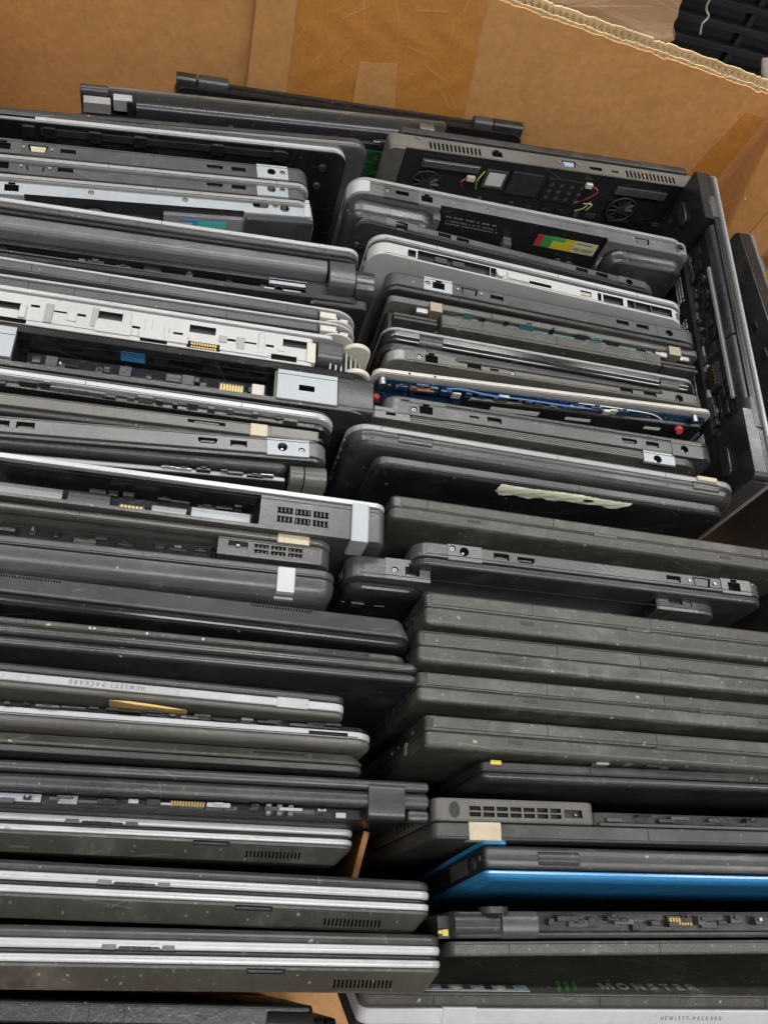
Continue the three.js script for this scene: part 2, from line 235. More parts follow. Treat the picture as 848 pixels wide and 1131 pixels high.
  // a plain block on or in the laptop: x by pixel or [metres], y from the top (mm, up is plus), z in shares of the thickness
  block(name, u0, u1, ya, yb, za, zb, mat, b = 0.5 * mm, parent) {
    const x0 = this.X(u0), x1 = this.X(u1), T = this.T, Z0 = za * T, Z1 = zb * T, e = Math.min(b, (x1 - x0) * 0.3, Math.abs(yb - ya) * mm * 0.3, (Z1 - Z0) * 0.3);
    return this.add(name, loft(x0, x1, this.D + ya * mm, this.D + yb * mm, e * 1.6, e * 1.6, PR.flat(Z0, Z1, e), 2), mat, parent);
  }
  // gold spring contacts in a small black block
  contacts(u, za, zb, y, n, w = 18 * mm) {
    const x = this.X(u), T = this.T, host = this.block('battery_connector', [x - w / 2], [x + w / 2], y - 6, y, za, zb, M.coal), g = [];
    for (let k = 0; k < n; k++) { const s = x - w / 2 + w * (k + 1) / (n + 1); g.push(bx(s - w * 0.28 / n, s + w * 0.28 / n, this.D + (y - 5) * mm, this.D + (y + 0.5) * mm, (za + (zb - za) * 0.2) * T, zb * T + 0.4 * mm)); }
    this.add('contact_pins', mergeGeometries(g), M.gold, host);
  }
  // the clips, ribs, screws and shields inside a battery bay
  bits(u0, u1, za, zb, y, n, mats = [M.coal, M.black, M.grey, M.coal, M.steel], big = 1) {
    const a = this.X(u0), b = this.X(u1);
    for (let k = 0; k < n; k++) {
      const x = a + (b - a) * (k + rr(0.15, 0.85)) / n, w = rr(4, 17) * mm * big, h = rr(2, 7), z = za + (zb - za) * rnd() * 0.5, t = (zb - za) * rr(0.2, 0.5), mt = mats[Math.floor(rnd() * mats.length)];
      const m = this.block(rnd() < 0.5 ? 'clip' : 'rib', [Math.max(a, x - w / 2)], [Math.min(b, x + w / 2)], y - 3, y + h, z, z + t, mt, 0.4 * mm);
      if (rnd() < 0.35) this.block('latch', [x - w * 0.2], [x + w * 0.2], y + h, y + h + rr(0.8, 2), z, z + t * 0.5, rnd() < 0.3 ? M.steel : M.black, 0.2 * mm, m);
    }
  }
  // openings and bright screw heads down the end face (side -1: the end at small x)
  side(n, y0 = 22, step = 13, s = -1) {
    const x = s < 0 ? this.x0 : this.x1, T = this.T;
    for (let k = 0; k < n; k++) {
      const y = this.D - (y0 + k * step + rr(-2, 2)) * mm, h = rr(4, 9) * mm, za = rr(0.25, 0.4) * T, zb = za + rr(0.2, 0.4) * T, lit = rnd() < 0.4;
      this.add(lit ? 'side_screw' : 'side_port', lit ? new THREE.CylinderGeometry(1.7 * mm, 1.7 * mm, 0.8 * mm, 10).rotateZ(Math.PI / 2).translate(x, y, za) : bx(x - 0.35 * mm, x + 0.5 * mm, y - h, y, za, zb), lit ? M.pewter : rnd() < 0.3 ? M.pewter : M.pit);
    }
  }
  dots(list, z, r = 5 * mm, mat = M.rubber) { for (const [u, dy] of list) this.add('rubber_foot', new THREE.CylinderGeometry(r * 0.8, r, 2 * mm, 16).rotateX(Math.PI / 2).translate(this.X(u), this.D - dy * mm, z * this.T + 1 * mm), mat); }
}
const font = await new FontLoader().loadAsync('fonts/droid/droid_sans_bold.typeface.json');
function letters(str, size, gap, depth = 0.15 * mm) {                   // flat lettering, centred, in the x-y plane
  const gs = []; let x = 0;
  for (const ch of str) { if (ch === ' ') { x += size * 0.5; continue; } const t = new TextGeometry(ch, { font, size, depth, curveSegments: 3, bevelEnabled: false }); t.computeBoundingBox(); t.translate(x - t.boundingBox.min.x, 0, 0); gs.push(strip(t)); x += t.boundingBox.max.x - t.boundingBox.min.x + gap; }
  return mergeGeometries(gs).translate(-x / 2, -size / 2, 0);
}
function print(w, h, rows) {                                            // fine print too small to read: rows of short marks, centred, in the x-y plane
  const gs = []; for (let r = 0; r < rows; r++) { let x = -w / 2; const y = h / 2 - (r + 0.5) * h / rows, t = h / rows * 0.5; while (x < w / 2) { const l = rr(0.5, 2.2) * t; gs.push(bx(x, x + l, y - t / 2 * rr(0.6, 1), y + t / 2, 0, 0.12 * mm)); x += l + t * (rnd() < 0.18 ? 1.2 : 0.35); } }
  return mergeGeometries(gs);
}

// ---------------------------------------------------------------- setting: hall floor, lamps out of view, placed to light the laptops from above
M.concrete = plastic('concrete', [0.2, 0.195, 0.185], 0.6, { dust: 600, patch: 0.3 });
struct(mesh('ground', bx(-6, 6, -1.02, -1.0, -7, 4), M.concrete, scene));
const glow = new THREE.MeshStandardMaterial({ color: 0xffffff, emissive: new THREE.Color().setRGB(1, 0.985, 0.955), emissiveIntensity: 7 }); glow.name = 'lamp diffuser';
const shade = plain('white enamel', [0.75, 0.75, 0.74], 0.5);
for (const [x, z] of lamps) {
  const g = new THREE.Group(); g.name = numbered('unseen_ceiling_lamp'); g.position.set(x, 2.8, z); scene.add(g);
  tag(g, 'unseen long white ceiling lamp placed to light the carton from above', 'lamp', 'unseen ceiling lamps over the carton');
  mesh('lamp_housing', bx(-0.82, 0.82, 0.02, 0.07, -0.25, 0.25), shade, g); mesh('lamp_diffuser', bx(-0.78, 0.78, 0, 0.018, -0.2, 0.2), glow, g);
  const l = new THREE.RectAreaLight(new THREE.Color().setRGB(1, 0.985, 0.955), LAMP_POWER, 1.56, 0.4); l.name = 'lamp_light'; l.position.set(0, -0.006, 0); l.rotation.x = -Math.PI / 2; g.add(l);
}
// ---------------------------------------------------------------- the bulk carton
const ZB = -0.880, XR = 0.606, XL = -0.32, ZF = 0.26;
const onBack = (u, v, z = ZB) => { const d = ray(u, v); return d.multiplyScalar(z / d.z).add(EYE); };
M.card = new THREE.MeshPhysicalMaterial({ roughness: 0.62, bumpMap: bumpTex, bumpScale: 0.00006 });
function cardTex(rgb, rub) { return canvasTex(1024, (x, n) => {
  const im = x.createImageData(n, n), d = im.data;
  for (let i = 0; i < n * n; i++) { const a = i % n, b = (i / n) | 0, j = (((b * 0.75) | 0) % NZ) * NZ + (((a * 0.75) | 0) % NZ), k = 1 + (nzA[j] - 0.5) * 0.16 + (nzB[j] - 0.5) * 0.34 + (nzC[j] - 0.5) * 0.12; for (let c = 0; c < 3; c++) d[4 * i + c] = toS(rgb[c] * k * (c === 2 ? 1 + (nzC[j] - 0.5) * 0.2 : 1)); d[4 * i + 3] = 255; }
  x.putImageData(im, 0, 0);
  for (let i = 0; i < 900; i++) { x.globalAlpha = rr(0.05, 0.22); x.strokeStyle = rnd() < 0.5 ? '#6b421c' : '#d9ab6c'; x.lineWidth = rr(0.6, 1.4); const a = rr(0, n), b = rr(0, n), l = rr(3, 14); x.beginPath(); x.moveTo(a, b); x.lineTo(a + rr(-l, l), b + rr(-l, l)); x.stroke(); }
  for (let i = 0; i < rub; i++) { x.globalAlpha = rr(0.12, 0.4); x.strokeStyle = rnd() < 0.35 ? '#5b3716' : '#dcb47c'; x.lineWidth = rr(0.8, 2); const a = rr(0, n), b = rr(0, n), l = rr(20, 190), t = rr(0, 6.3); x.beginPath(); x.moveTo(a, b); x.quadraticCurveTo(a + l * 0.5 * Math.cos(t) + rr(-9, 9), b + l * 0.5 * Math.sin(t) + rr(-9, 9), a + l * Math.cos(t), b + l * Math.sin(t)); x.stroke(); }
  x.globalAlpha = 1; }, true, 1.7); }
M.card.map = cardTex([0.49, 0.242, 0.082], 14); M.card.name = 'kraft board';
M.cardEdge = plastic('cut corrugated edge', [0.52, 0.385, 0.21], 0.75, { haze: 0, dust: 120, dustC: '#7d5a2c', patch: 0.3 });
M.tape = new THREE.MeshPhysicalMaterial({ map: cardTex([0.47, 0.20, 0.045], 40), roughness: 0.38, roughnessMap: roughTex, clearcoat: 0.35, clearcoatRoughness: 0.3, bumpMap: bumpTex, bumpScale: 0.0001 }); M.tape.name = 'brown packing tape';
const carton = new THREE.Group(); carton.name = 'bulk_carton'; carton.position.set(0, -1, 0); scene.add(carton);
tag(carton, 'open brown corrugated bulk carton holding the packed laptops', 'carton');
const cm = (name, geo, mat, parent = carton) => mesh(name, geo.translate(0, parent === carton ? 1 : 0, 0), mat, parent);
function wallShape(pts, z0, z1) { const s = new THREE.Shape(pts.map(([x, y]) => new THREE.Vector2(x, y))); return new THREE.ExtrudeGeometry(s, { depth: z1 - z0, bevelEnabled: false, curveSegments: 4 }).translate(0, 0, z0); }
const topAt = (x) => 0.128 - 0.138 * x * 0.62 + 0.0004 * Math.sin(x * 31);     // the cut top edge falls off to the right
const xSeam = onBack(279, 40).x;
{ // back wall: a set-back panel, and a nearer one of three liners with two layers of flutes between them
  cm('back_panel', wallShape([[XL, -1], [xSeam + 0.08, -1], [xSeam + 0.08, 0.14], [XL, 0.15]], ZB - 0.009, ZB - 0.0005), M.card);
  const edge = (x0, x1, dy, n = 220) => { const a = []; for (let i = 0; i <= n; i++) { const x = x0 + (x1 - x0) * i / n; a.push([x, topAt(x) + dy + 0.0005 * Math.sin(x * 210 + dy * 9e3) + 0.0014 * rnd() * rnd() - (Math.sin(x * 47 + dy * 4e3) > 0.93 ? 0.002 * rnd() : 0)]); } return a; };
  const liner = (z0, z1, dy) => wallShape([[xSeam, -1], ...edge(xSeam, XR, dy), [XR, -1]], z0, z1);
  const front = cm('inner_liner', liner(ZB + 0.0055, ZB + 0.0075, 0), M.card);
  cm('middle_liner', liner(ZB - 0.0042, ZB - 0.0025, -0.001), M.cardEdge); cm('outer_liner', liner(ZB - 0.0205, ZB - 0.0182, 0.0015), M.cardEdge);
  for (const [za, zb, pitch, ph] of [[ZB - 0.0025, ZB + 0.0055, 0.0095, 0], [ZB - 0.0182, ZB - 0.0042, 0.0085, 2]]) {
    const pos = [], idx = [], n = Math.round((XR - xSeam) / pitch * 8);
    for (let i = 0; i <= n; i++) { const x = xSeam + (XR - xSeam) * i / n, z = (za + zb) / 2 + (zb - za) * 0.46 * Math.sin((x / pitch) * Math.PI * 2 + ph + 0.6 * Math.sin(x * 40)), y = topAt(x) - 0.0004 - 0.0006 * rnd(); for (const s of [-0.0007, 0.0007]) for (const yy of [y, y - 0.05]) pos.push(x, yy, z + s); }
    for (let i = 0; i < n; i++) { const a = 4 * i, b = a + 4; idx.push(a, a + 1, b + 1, a, b + 1, b, a + 2, b + 3, a + 3, a + 2, b + 2, b + 3, a, b, b + 2, a, b + 2, a + 2); }
    const g = new THREE.BufferGeometry(); g.setAttribute('position', new THREE.Float32BufferAttribute(pos, 3)); g.setIndex(idx); g.computeVertexNormals(); cm('flute_layer', g, M.cardEdge);
  }
  // packing tape over the joint and in the corner, with a square offcut and scuffs
  const quad = (pts, z0, z1) => wallShape(pts.map(([u, v]) => { const p = onBack(u, v, ZB + 0.0075); return [p.x, p.y]; }), z0, z1);
  const zt = ZB + 0.0078;
  { // wide brown tape: creased film with whitened stress lines
    const p0 = onBack(333, -30, zt), p1 = onBack(540, -8, zt), p2 = onBack(312, 150, zt), p3 = onBack(505, 160, zt), N = 130, Q = 110, pos = [], uv = [], idx = [], lines = [];
    for (let k = 0; k < 34; k++) { const pts = []; let x = rr(0.02, 0.98), y = rr(0.05, 0.98), t = rr(0, 6.3); for (let s = 0; s < 7; s++) { pts.push([x, y]); t += rr(-0.25, 0.25); x += 0.03 * Math.cos(t); y += 0.035 * Math.sin(t); } lines.push([pts, rr(0.3, 1), rr(0.002, 0.006)]); }
    const near = (u, v, pts) => { let m = 9; for (let s = 0; s + 1 < pts.length; s++) { const [ax, ay] = pts[s], dx = pts[s + 1][0] - ax, dy = pts[s + 1][1] - ay, q = Math.max(0, Math.min(1, ((u - ax) * dx + (v - ay) * dy) / (dx * dx + dy * dy))); m = Math.min(m, Math.hypot(u - ax - q * dx, v - ay - q * dy)); } return m; };
    for (let j = 0; j <= Q; j++) for (let i = 0; i <= N; i++) { const u = i / N, v = j / Q, x = (p0.x * (1 - u) + p1.x * u) * (1 - v) + (p2.x * (1 - u) + p3.x * u) * v, y = (p0.y * (1 - u) + p1.y * u) * (1 - v) + (p2.y * (1 - u) + p3.y * u) * v; let h = 0.0004; for (const [pts, k, w] of lines) { const m = near(u, v, pts); if (m < w * 4) h += 0.00045 * k * Math.exp(-m / w); } h += 0.0003 * Math.sin(u * 23 + 3 * Math.sin(v * 11)); pos.push(x, y, zt + h); uv.push(u, 1 - v); }
    for (let j = 0; j < Q; j++) for (let i = 0; i < N; i++) { const q = j * (N + 1) + i, r = q + N + 1; idx.push(q, r, r + 1, q, r + 1, q + 1); }
    const g = new THREE.BufferGeometry(); g.setAttribute('position', new THREE.Float32BufferAttribute(pos, 3)); g.setAttribute('uv', new THREE.Float32BufferAttribute(uv, 2)); g.setIndex(idx); g.computeVertexNormals(); g.userData.keepUV = true;
    const film = M.tape.clone(); film.map = canvasTex(1024, (x, n) => { x.drawImage(M.tape.map.image, 0, 0); for (const [pts, k] of lines) { if (k < 0.5) continue; for (let s = 0; s < 3; s++) { x.globalAlpha = rr(0.2, 0.5) * k; x.strokeStyle = '#ecd3a8'; x.lineWidth = rr(0.8, 2.6); x.beginPath(); const o = rr(-5, 5), q = rr(-5, 5); pts.slice(0, 3 + Math.floor(rnd() * 5)).forEach(([u, v], i) => i ? x.lineTo(u * n + o * rnd(), v * n + q * rnd()) : x.moveTo(u * n + o, v * n + q)); x.stroke(); } } x.globalAlpha = 1; }, true, 1); film.bumpMap = null; film.roughness = 0.3; film.roughnessMap = null; film.clearcoat = 0.6; film.clearcoatRoughness = 0.18; film.side = THREE.DoubleSide;
    cm('packing_tape', g, film);
  }
  cm('tape_offcut', quad([[397, 68], [439, 70], [436, 121], [388, 118]], zt + 0.0006, zt + 0.001), M.card);
  cm('packing_tape', quad([[824, 124], [846, 130], [783, 206], [752, 200]], zt, zt + 0.0004), M.tape);
}
cm('side_panel', bx(XR, XR + 0.015, -1, 0.08, ZB - 0.0105, ZF), M.card);
cm('side_panel', bx(XL - 0.015, XL, -1, 0.11, ZB - 0.0105, ZF), M.card);
cm('front_panel', bx(XL - 0.015, XR + 0.015, -1, 0.03, ZF, ZF + 0.015), M.card);
{ const fl = [[-0.80, 0.02, 0.010], [-0.755, -0.015, 0.013], [-0.69, -0.02, 0.012]]; for (const [z, y, t] of fl) cm('corner_fold', bx(XR - t, XR - 0.0005, FLOOR, y + 0.06, z, z + 0.04), M.card); for (let i = 0; i < 9; i++) cm('staple_mark', new THREE.SphereGeometry(rr(0.0015, 0.003), 7, 5).scale(0.4, 1, 1.6).translate(XR - 0.0003, rr(-0.06, 0.04), rr(-0.84, -0.62)), M.cardEdge); }
{ const s = tag(mesh('cardboard_scrap', loft(-0.024, 0.024, 0, 0.16, 0.004, 0.002, PR.flat(-0.0025, 0.0025, 0.0008), 3), M.card, scene), 'brown cardboard scrap standing in the gap beside the barrel hinge laptop', 'cardboard'); s.position.set(0.152, FLOOR + 0.0005, -0.070); s.rotation.y = 1.3; }
cm('layer_sheet', bx(XL + 0.001, XR - 0.001, FLOOR - 0.012, FLOOR, ZB - 0.0003, ZF - 0.001), M.card);
// ---------------------------------------------------------------- beyond the carton
function filmTex(base, streaks) { return canvasTex(512, (x, n) => { x.fillStyle = base; x.fillRect(0, 0, n, n); for (let i = 0; i < 900; i++) { x.globalAlpha = rr(0.04, 0.3); x.strokeStyle = streaks[i % streaks.length]; x.lineWidth = rnd() < 0.1 ? rr(3, 10) : rr(0.5, 2); const X = rr(-60, n), y = rr(-20, n + 20), l = rr(30, 190), q = rr(-0.45, 0.3); x.beginPath(); x.moveTo(X, y); x.bezierCurveTo(X + l * 0.3, y + q * l * 0.3 + rr(-9, 9), X + l * 0.6, y + q * l * 0.6 + rr(-9, 9), X + l, y + q * l); x.stroke(); } x.globalAlpha = 1; }, true, 2.2); }  // pale and dark streaks of the crumpled film are drawn into its colour
M.wrapTan = new THREE.MeshPhysicalMaterial({ map: filmTex('#a08062', ['#d8c2a8', '#7a5639', '#e9dccb', '#8a6747', '#c8ad90']), roughness: 0.22, clearcoat: 0.9, clearcoatRoughness: 0.12 }); M.wrapTan.name = 'cartons under stretch film';
M.wrapGrey = new THREE.MeshPhysicalMaterial({ map: filmTex('#8b837c', ['#b7b0a8', '#6e6660', '#d5d0ca', '#7d756e']), roughness: 0.25, clearcoat: 0.7, clearcoatRoughness: 0.15 }); M.wrapGrey.name = 'grey load under stretch film';
const fold = (p, q) => { const v = Math.sin(q + 1.7 * Math.sin(p * 1.3 + q * 0.31) + 0.9 * Math.sin(p * 3.1 - q * 0.17)); return 1 - 2 * Math.sqrt(Math.abs(v)); };   // sharp creases with soft hollows
function wrapped(name, label, x0, x1, y0, y1, z0, z1, mat, turn) {       // a pallet load bound in film: faces pulled into slanting creases
  const g = new THREE.Group(); g.name = name; const w = x1 - x0, d = z1 - z0, h = y1 - y0; g.position.set((x0 + x1) / 2, -1, (z0 + z1) / 2); g.rotation.y = turn; scene.add(g); tag(g, label, 'pallet load');
  const b = new THREE.BoxGeometry(w, h, d, 110, 130, 60).translate(0, h / 2 + y0 + 1, 0), p = b.attributes.position;
  for (let i = 0; i < p.count; i++) { const X = p.getX(i), Y = p.getY(i), Z = p.getZ(i), s = 0.004 * fold(X * 1.5 + Z, Y * 9) + 0.011 * fold(X * 3 - Y * 6, Y * 26 + Z * 4) + 0.0026 * fold(X * 9 + Y * 13, Y * 60 - Z * 7); const k = 1 + s / Math.max(w, d) * 2, c = Math.pow(Math.abs(X) / (w / 2), 8) * Math.pow(Math.abs(Z) / (d / 2), 8) * 0.015; p.setXYZ(i, X * (k - c), Y + s * 0.3, Z * (k - c)); }
  b.computeVertexNormals(); mesh('wrapped_cartons', b, mat, g);
  for (const q of [-1, 0, 1]) mesh('pallet_runner', bx(q * w * 0.44 - 0.045, q * w * 0.44 + 0.045, 0, y0 + 1, -d / 2, d / 2), M.cardEdge, g);
}
wrapped('wrapped_pallet_load', 'brown cartons bound in clear stretch film behind the bulk carton', -0.55, 0.585, -0.88, 0.06, -2.15, -1.13, M.wrapTan, -0.03);
wrapped('wrapped_pallet_load_001', 'grey load under crumpled shiny film beside the black ribbed crate', 0.80, 1.3, -0.88, -0.02, -1.28, -1.03, M.wrapGrey, 0.04);
{ const g = new THREE.Group(); g.name = 'ribbed_crate'; g.position.set(1.15, -1, -2.0); scene.add(g); tag(g, 'black plastic crate with many horizontal ribs behind the carton', 'crate');
  M.crate = plastic('black crate plastic', [0.008, 0.008, 0.01], 0.4, { dust: 300, haze: 0.04 });
  mesh('crate_wall', bx(-0.9, 0.9, 0, 0.95, -0.5, 0.0), M.crate, g);
  for (let k = 0; k < 18; k++) mesh('rib', loft(-0.9, 0.9, 0.04 + k * 0.05, 0.058 + k * 0.05, 0.006, 0.006, PR.flat(0.002, 0.018, 0.004), 3), M.crate, g);
  for (let k = 0; k < 9; k++) mesh('upright', bx(-0.8 + k * 0.2, -0.785 + k * 0.2, 0, 0.95, 0.0005, 0.012), M.crate, g);
  for (let k = 0; k < 14; k++) mesh('lid_rib', bx(-0.9, 0.9, 0.951, 0.963, -0.49 + k * 0.036, -0.474 + k * 0.036), M.crate, g);
}
{ const pts = [[786, -6], [779, 8], [781, 16], [774, 22], [771, 32]].map(([u, v], i) => { const d = ray(u, v); return d.multiplyScalar(-1.60 / d.z).add(EYE).add(new THREE.Vector3(0, 0, i * 0.004)); });
  M.film = plain('loose clear film', [0.34, 0.33, 0.31], 0.25, 0, { clearcoat: 0.6 });
  const t = mesh('film_tail', new THREE.TubeGeometry(new THREE.CatmullRomCurve3(pts), 30, 0.0022, 5), M.film, scene); tag(t, 'loose twisted tail of clear stretch film hanging from the tan load', 'film'); }

// ---------------------------------------------------------------- rows against the back wall
let L;
const lap = (o) => (L = new Laptop(o));
lap({ label: 'black laptop against the carton wall with two raised rounded hinge ends', l: [195, 84, 574, 140], uL: 193, uR: 577, T: 0.015, y: -0.027 });
L.slab('lid', 0, 0.4, M.coal, { r: 14 * mm }); L.slab('base', 0.42, 1, M.black, { r: 14 * mm, dy: 1 * mm });
for (const [a, b] of [[195, 217], [219, 252], [521, 541], [542, 574]]) L.hinge(a, b, -0.05, 0.85, a === 219 || a === 521 ? M.grey : M.coal, 8 * mm, 22 * mm, { rr: 6 * mm });

lap({ label: 'open-backed dark laptop with a long tube and broken hinge at one end', l: [88, 91, 490, 134], uL: 88, uR: 493, T: 0.029, y: -0.014 });
L.slab('lid', 0, 0.22, M.umber, { r: 5 * mm }); L.slab('base', 0.8, 1, M.black, { dy: 16 * mm, r: 5 * mm }); L.slab('inner_frame', 0.25, 0.78, M.black, { dy: 22 * mm, r: 5 * mm });
L.hinge(150, 462, 0.3, 0.75, M.tube, -5 * mm, 17 * mm, { name: 'hinge_tube' }); L.hinge(89, 120, -0.02, 0.4, M.coal, 1.5 * mm, 16 * mm); L.block('hinge_bracket', 92, 122, -16, -4, 0.45, 0.8, M.pewter); L.block('hinge_bracket', 125, 146, -15, -2, 0.3, 0.62, M.plate); L.block('cable', 140, 146, -20, -2, 0.6, 0.7, M.black);
L.hinge(462, 478, 0.0, 0.7, M.mid, -1 * mm, 14 * mm); L.bits(150, 470, 0.8, 1.1, -18, 12); L.block('circuit_board', 400, 432, -60, -24, 0.8, 1.05, M.pcbGreen);

lap({ label: 'grey laptop with rounded pewter corner behind the silver striped lid', l: [0, 118, 402, 153], uR: 407, T: 0.013, y: 0.0, r: 17 * mm });
L.slab('lid', 0, 0.45, M.coal); L.slab('base', 0.48, 1, M.grey, { prof: (a, b) => PR.near(a, b, 5 * mm, 0.1) });

lap({ label: 'black laptop with wide silver stripe and three rubber dots on its face', l: [0, 120, 378, 160], uR: 383, T: 0.0135, y: 0.004, r: 15 * mm });
L.slab('lid', 0, 0.38, M.grey, { b: 1.5 * mm }); L.slab('rim', 0.38, 0.86, M.silver, { b: 0.8 * mm, ports: [['slot', 18, 0.4, [0.034, 3.2 * mm]]] }); L.slab('bezel', 0.86, 1.0, M.gloss, { dy: 0.6 * mm });
L.dots([[358, 20], [356, 44], [352, 74]], 1.0, 4.6 * mm, M.coal); L.block('bezel_bar', 45, 318, -13, -5, 1.0, 1.12, M.coal); for (const u of [32, 55, 105, 155, 240, 308]) L.block('clip', u - 7, u + 7, -15, -3, 1.02, 1.25, M.black);

const duo = ['grey port-edged laptop with gold stained screen socket', 'grey port-edged laptop between the gold stained one and the silver screwed one'];
[[24, 155, 316, 185, 220, 196], [24, 176, 316, 204, 220, 216]].forEach(([a, b, c, d, e, f], i) => {
  lap({ label: duo[i], l: [a, b, c, d], uR: 340, n: [e, f], y: 0.004 - i * 0.004, W: 0.345, r: 12 * mm });
  L.slab('base', 0, 0.72, M.grey, { b: 1 * mm, ports: [['rj45', 5 - i * 2, 0.5], ['vga', 43 - i * 3, 0.5, i ? M.grey : M.tan], ['usb', 76 - i * 3, 0.5], ['hdmi', 237, 0.55], ['usb', 263, 0.55], ['jack', 299, 0.5], ['screw', 311, 0.5]], plates: [{ x0: 283, x1: 317, up: 0.6 }, { x0: -10, x1: 25 - i * 5, up: 0.4, mat: M.grey }] });
  L.slab('lid', 0.74, 1, M.pewter, { b: 1.4 * mm, dy: 0.6 * mm });
});
lap({ label: 'laptop with bare silver metal edge and colourful label showing inside', l: [24, 196, 330, 221], uR: 346, n: [220, 231], y: -0.004, W: 0.35, r: 14 * mm });
L.slab('base', 0, 1, M.plate, { b: 0.8 * mm, ports: [['rj45', 14, 0.6], ['screw', 101, 0.55], ['screw', 204, 0.55], ['hdmi', 287, 0.55], ['jack', 313, 0.6], ['screw', 303, 0.5]], plates: [{ x0: 334, x1: 341, mat: M.silver, up: 0.3 }], bays: [{ x0: 28, x1: 268, za: 0.93, zb: 1, dy: 0.05 }] });
L.block('bottom_cover', 270, 344, -60, -2, 1.0, 1.3, M.coal, 4 * mm); L.block('heat_pipe', 40, 178, -26, -14, 0.8, 1.05, M.black); L.add('fan', mergeGeometries([new THREE.TorusGeometry(12 * mm, 2 * mm, 6, 20), new THREE.TorusGeometry(6 * mm, 2 * mm, 6, 20)].map(strip)).translate(L.lx(104), L.D - 22 * mm, L.T * 1.05), M.coal);
L.block('metal_cage', 180, 268, -34, -8, 0.85, 1.1, M.pewter); L.block('label', 198, 250, -20, -12, 1.1, 1.13, M.blue); L.block('label', 188, 212, -22, -16, 1.13, 1.16, plain('orange label', [0.6, 0.2, 0.05], 0.5)); L.block('label', 218, 250, -20, -13, 1.13, 1.15, plain('teal label', [0.05, 0.35, 0.3], 0.5)); L.block('cable', 190, 250, -26, -22, 1.1, 1.16, M.red);

lap({ label: 'laptop with thin silver lid edge, grey tube and big end hinge', l: [0, 217, 394, 275], uR: 398, n: [110, 268], y: 0.004, r: 12 * mm });
L.slab('rim', 0, 0.14, M.silver, { b: 0.8 * mm }); L.slab('lid', 0.14, 0.3, M.grey, { dy: 0.5 * mm }); L.slab('lid_inner', 0.31, 0.42, M.black, { dy: 2.5 * mm }); L.hinge(0, 362, 0.42, 0.9, M.mid, -2 * mm, 14 * mm, { name: 'hinge_tube' });
L.slab('base', 0.92, 1.5, M.black, { dy: 14 * mm, bays: [{ x0: -100, x1: 340, za: 0.3, zb: 0.8, dy: 0.02 }], in: -4 * mm }); L.hinge(364, 392, 0.4, 1.25, M.grey, 0.5 * mm, 22 * mm); L.hinge(393, 413, 0.5, 1.3, M.coal, -2 * mm, 30 * mm);
L.bits(0, 345, 1.0, 1.5, -24, 14, [M.coal, M.black, M.grey, M.tube]); L.block('chrome_strip', 300, 342, -18, -14, 1.0, 1.2, M.chrome); L.block('side_block', 345, 408, -70, -16, 1.3, 1.62, M.black, 2 * mm); L.dots([[382, 44]], 1.62, 5 * mm, M.coal); L.block('rib', 378, 396, -62, -58, 1.6, 1.66, M.grey);

lap({ label: 'dark laptop with pale end plate and half hidden power jack', l: [0, 275, 340, 324], uR: 350, n: [220, 309], y: -0.012, r: 12 * mm });
L.slab('base', 0, 0.75, M.grey, { ports: [['jack', 308, 0.6]], plates: [{ x0: 292, x1: 332 }], b: 1 * mm }); L.slab('lid', 0.77, 1, M.coal, { b: 1 * mm });

const rims = ['dark lid with bright silver rim and bare metal hinge end', 'dark lid with bright silver rim, next to the white battery bay'];
[[0, 283, 352, 339, 220, 331], [0, 302, 352, 354, 220, 347]].forEach(([a, b, c, d, e, f], i) => {
  lap({ label: rims[i], l: [a, b, c, d], uR: 396, n: [e, f], y: 0.006 - i * 0.002, r: 22 * mm });
  L.slab('rim', 0, 0.2, M.silver, { b: 0.7 * mm }); L.slab('lid', 0.2, 0.95, M.grey, { x1: 352, dy: 0.8 * mm, r: 2 * mm, b: 0.8 * mm }); L.slab('inner_frame', 0.2, 0.8, M.black, { dy: 12 * mm, in: 6 * mm }); L.slab('back_rim', 0.8, 0.97, M.ivory, { x0: 352, dy: 1.5 * mm, in: 1 * mm });
  L.block('hinge_bracket', 354, 372, -9, -2, 0.25, 0.75, M.ivory); L.hinge(362, 374, 0.25, 0.78, M.steel, -4 * mm, 9 * mm, { name: 'hinge_barrel' }); L.hinge(376, 386, 0.25, 0.78, M.steel, -5 * mm, 9 * mm, { name: 'hinge_barrel' });
});
lap({ label: 'laptop with open off-white battery bay and ribbed white corner', l: [0, 314, 353, 369], uR: 412, n: [220, 385], y: 0.004, r: 28 * mm });
L.slab('rim', 0, 0.12, M.silver, { b: 0.7 * mm, x1: 368, r: 3 * mm }); L.slab('base', 0.12, 1, M.white, { dy: 2.5 * mm, x1: 347, r: 3 * mm, b: 0.8 * mm, pit: M.pit, ports: [['slot', 13, 0.45, [0.022, 7 * mm]], ['slot', 43, 0.35, [0.007, 2.5 * mm]], ['slot', 71, 0.42, [0.01, 1.8 * mm]], ['slot', 94, 0.42, [0.007, 2.5 * mm]], ['slot', 124, 0.3, [0.023, 8 * mm]], ['slot', 154, 0.55, [0.007, 2.5 * mm]], ['slot', 200, 0.55, [0.008, 2.5 * mm]], ['slot', 226, 0.3, [0.022, 8 * mm]], ['slot', 258, 0.5, [0.007, 2.5 * mm]], ['slot', 279, 0.5, [0.01, 1.8 * mm]], ['slot', 300, 0.5, [0.007, 2.5 * mm]], ['slot', 327, 0.3, [0.021, 8 * mm]], ['slot', 229, 0.85, [0.028, 7 * mm]], ['slot', 316, 0.85, [0.022, 6 * mm]], ['slot', 175, 0.93, [0.022, 3 * mm]], ['slot', 20, 0.92, [0.024, 4 * mm]]] });
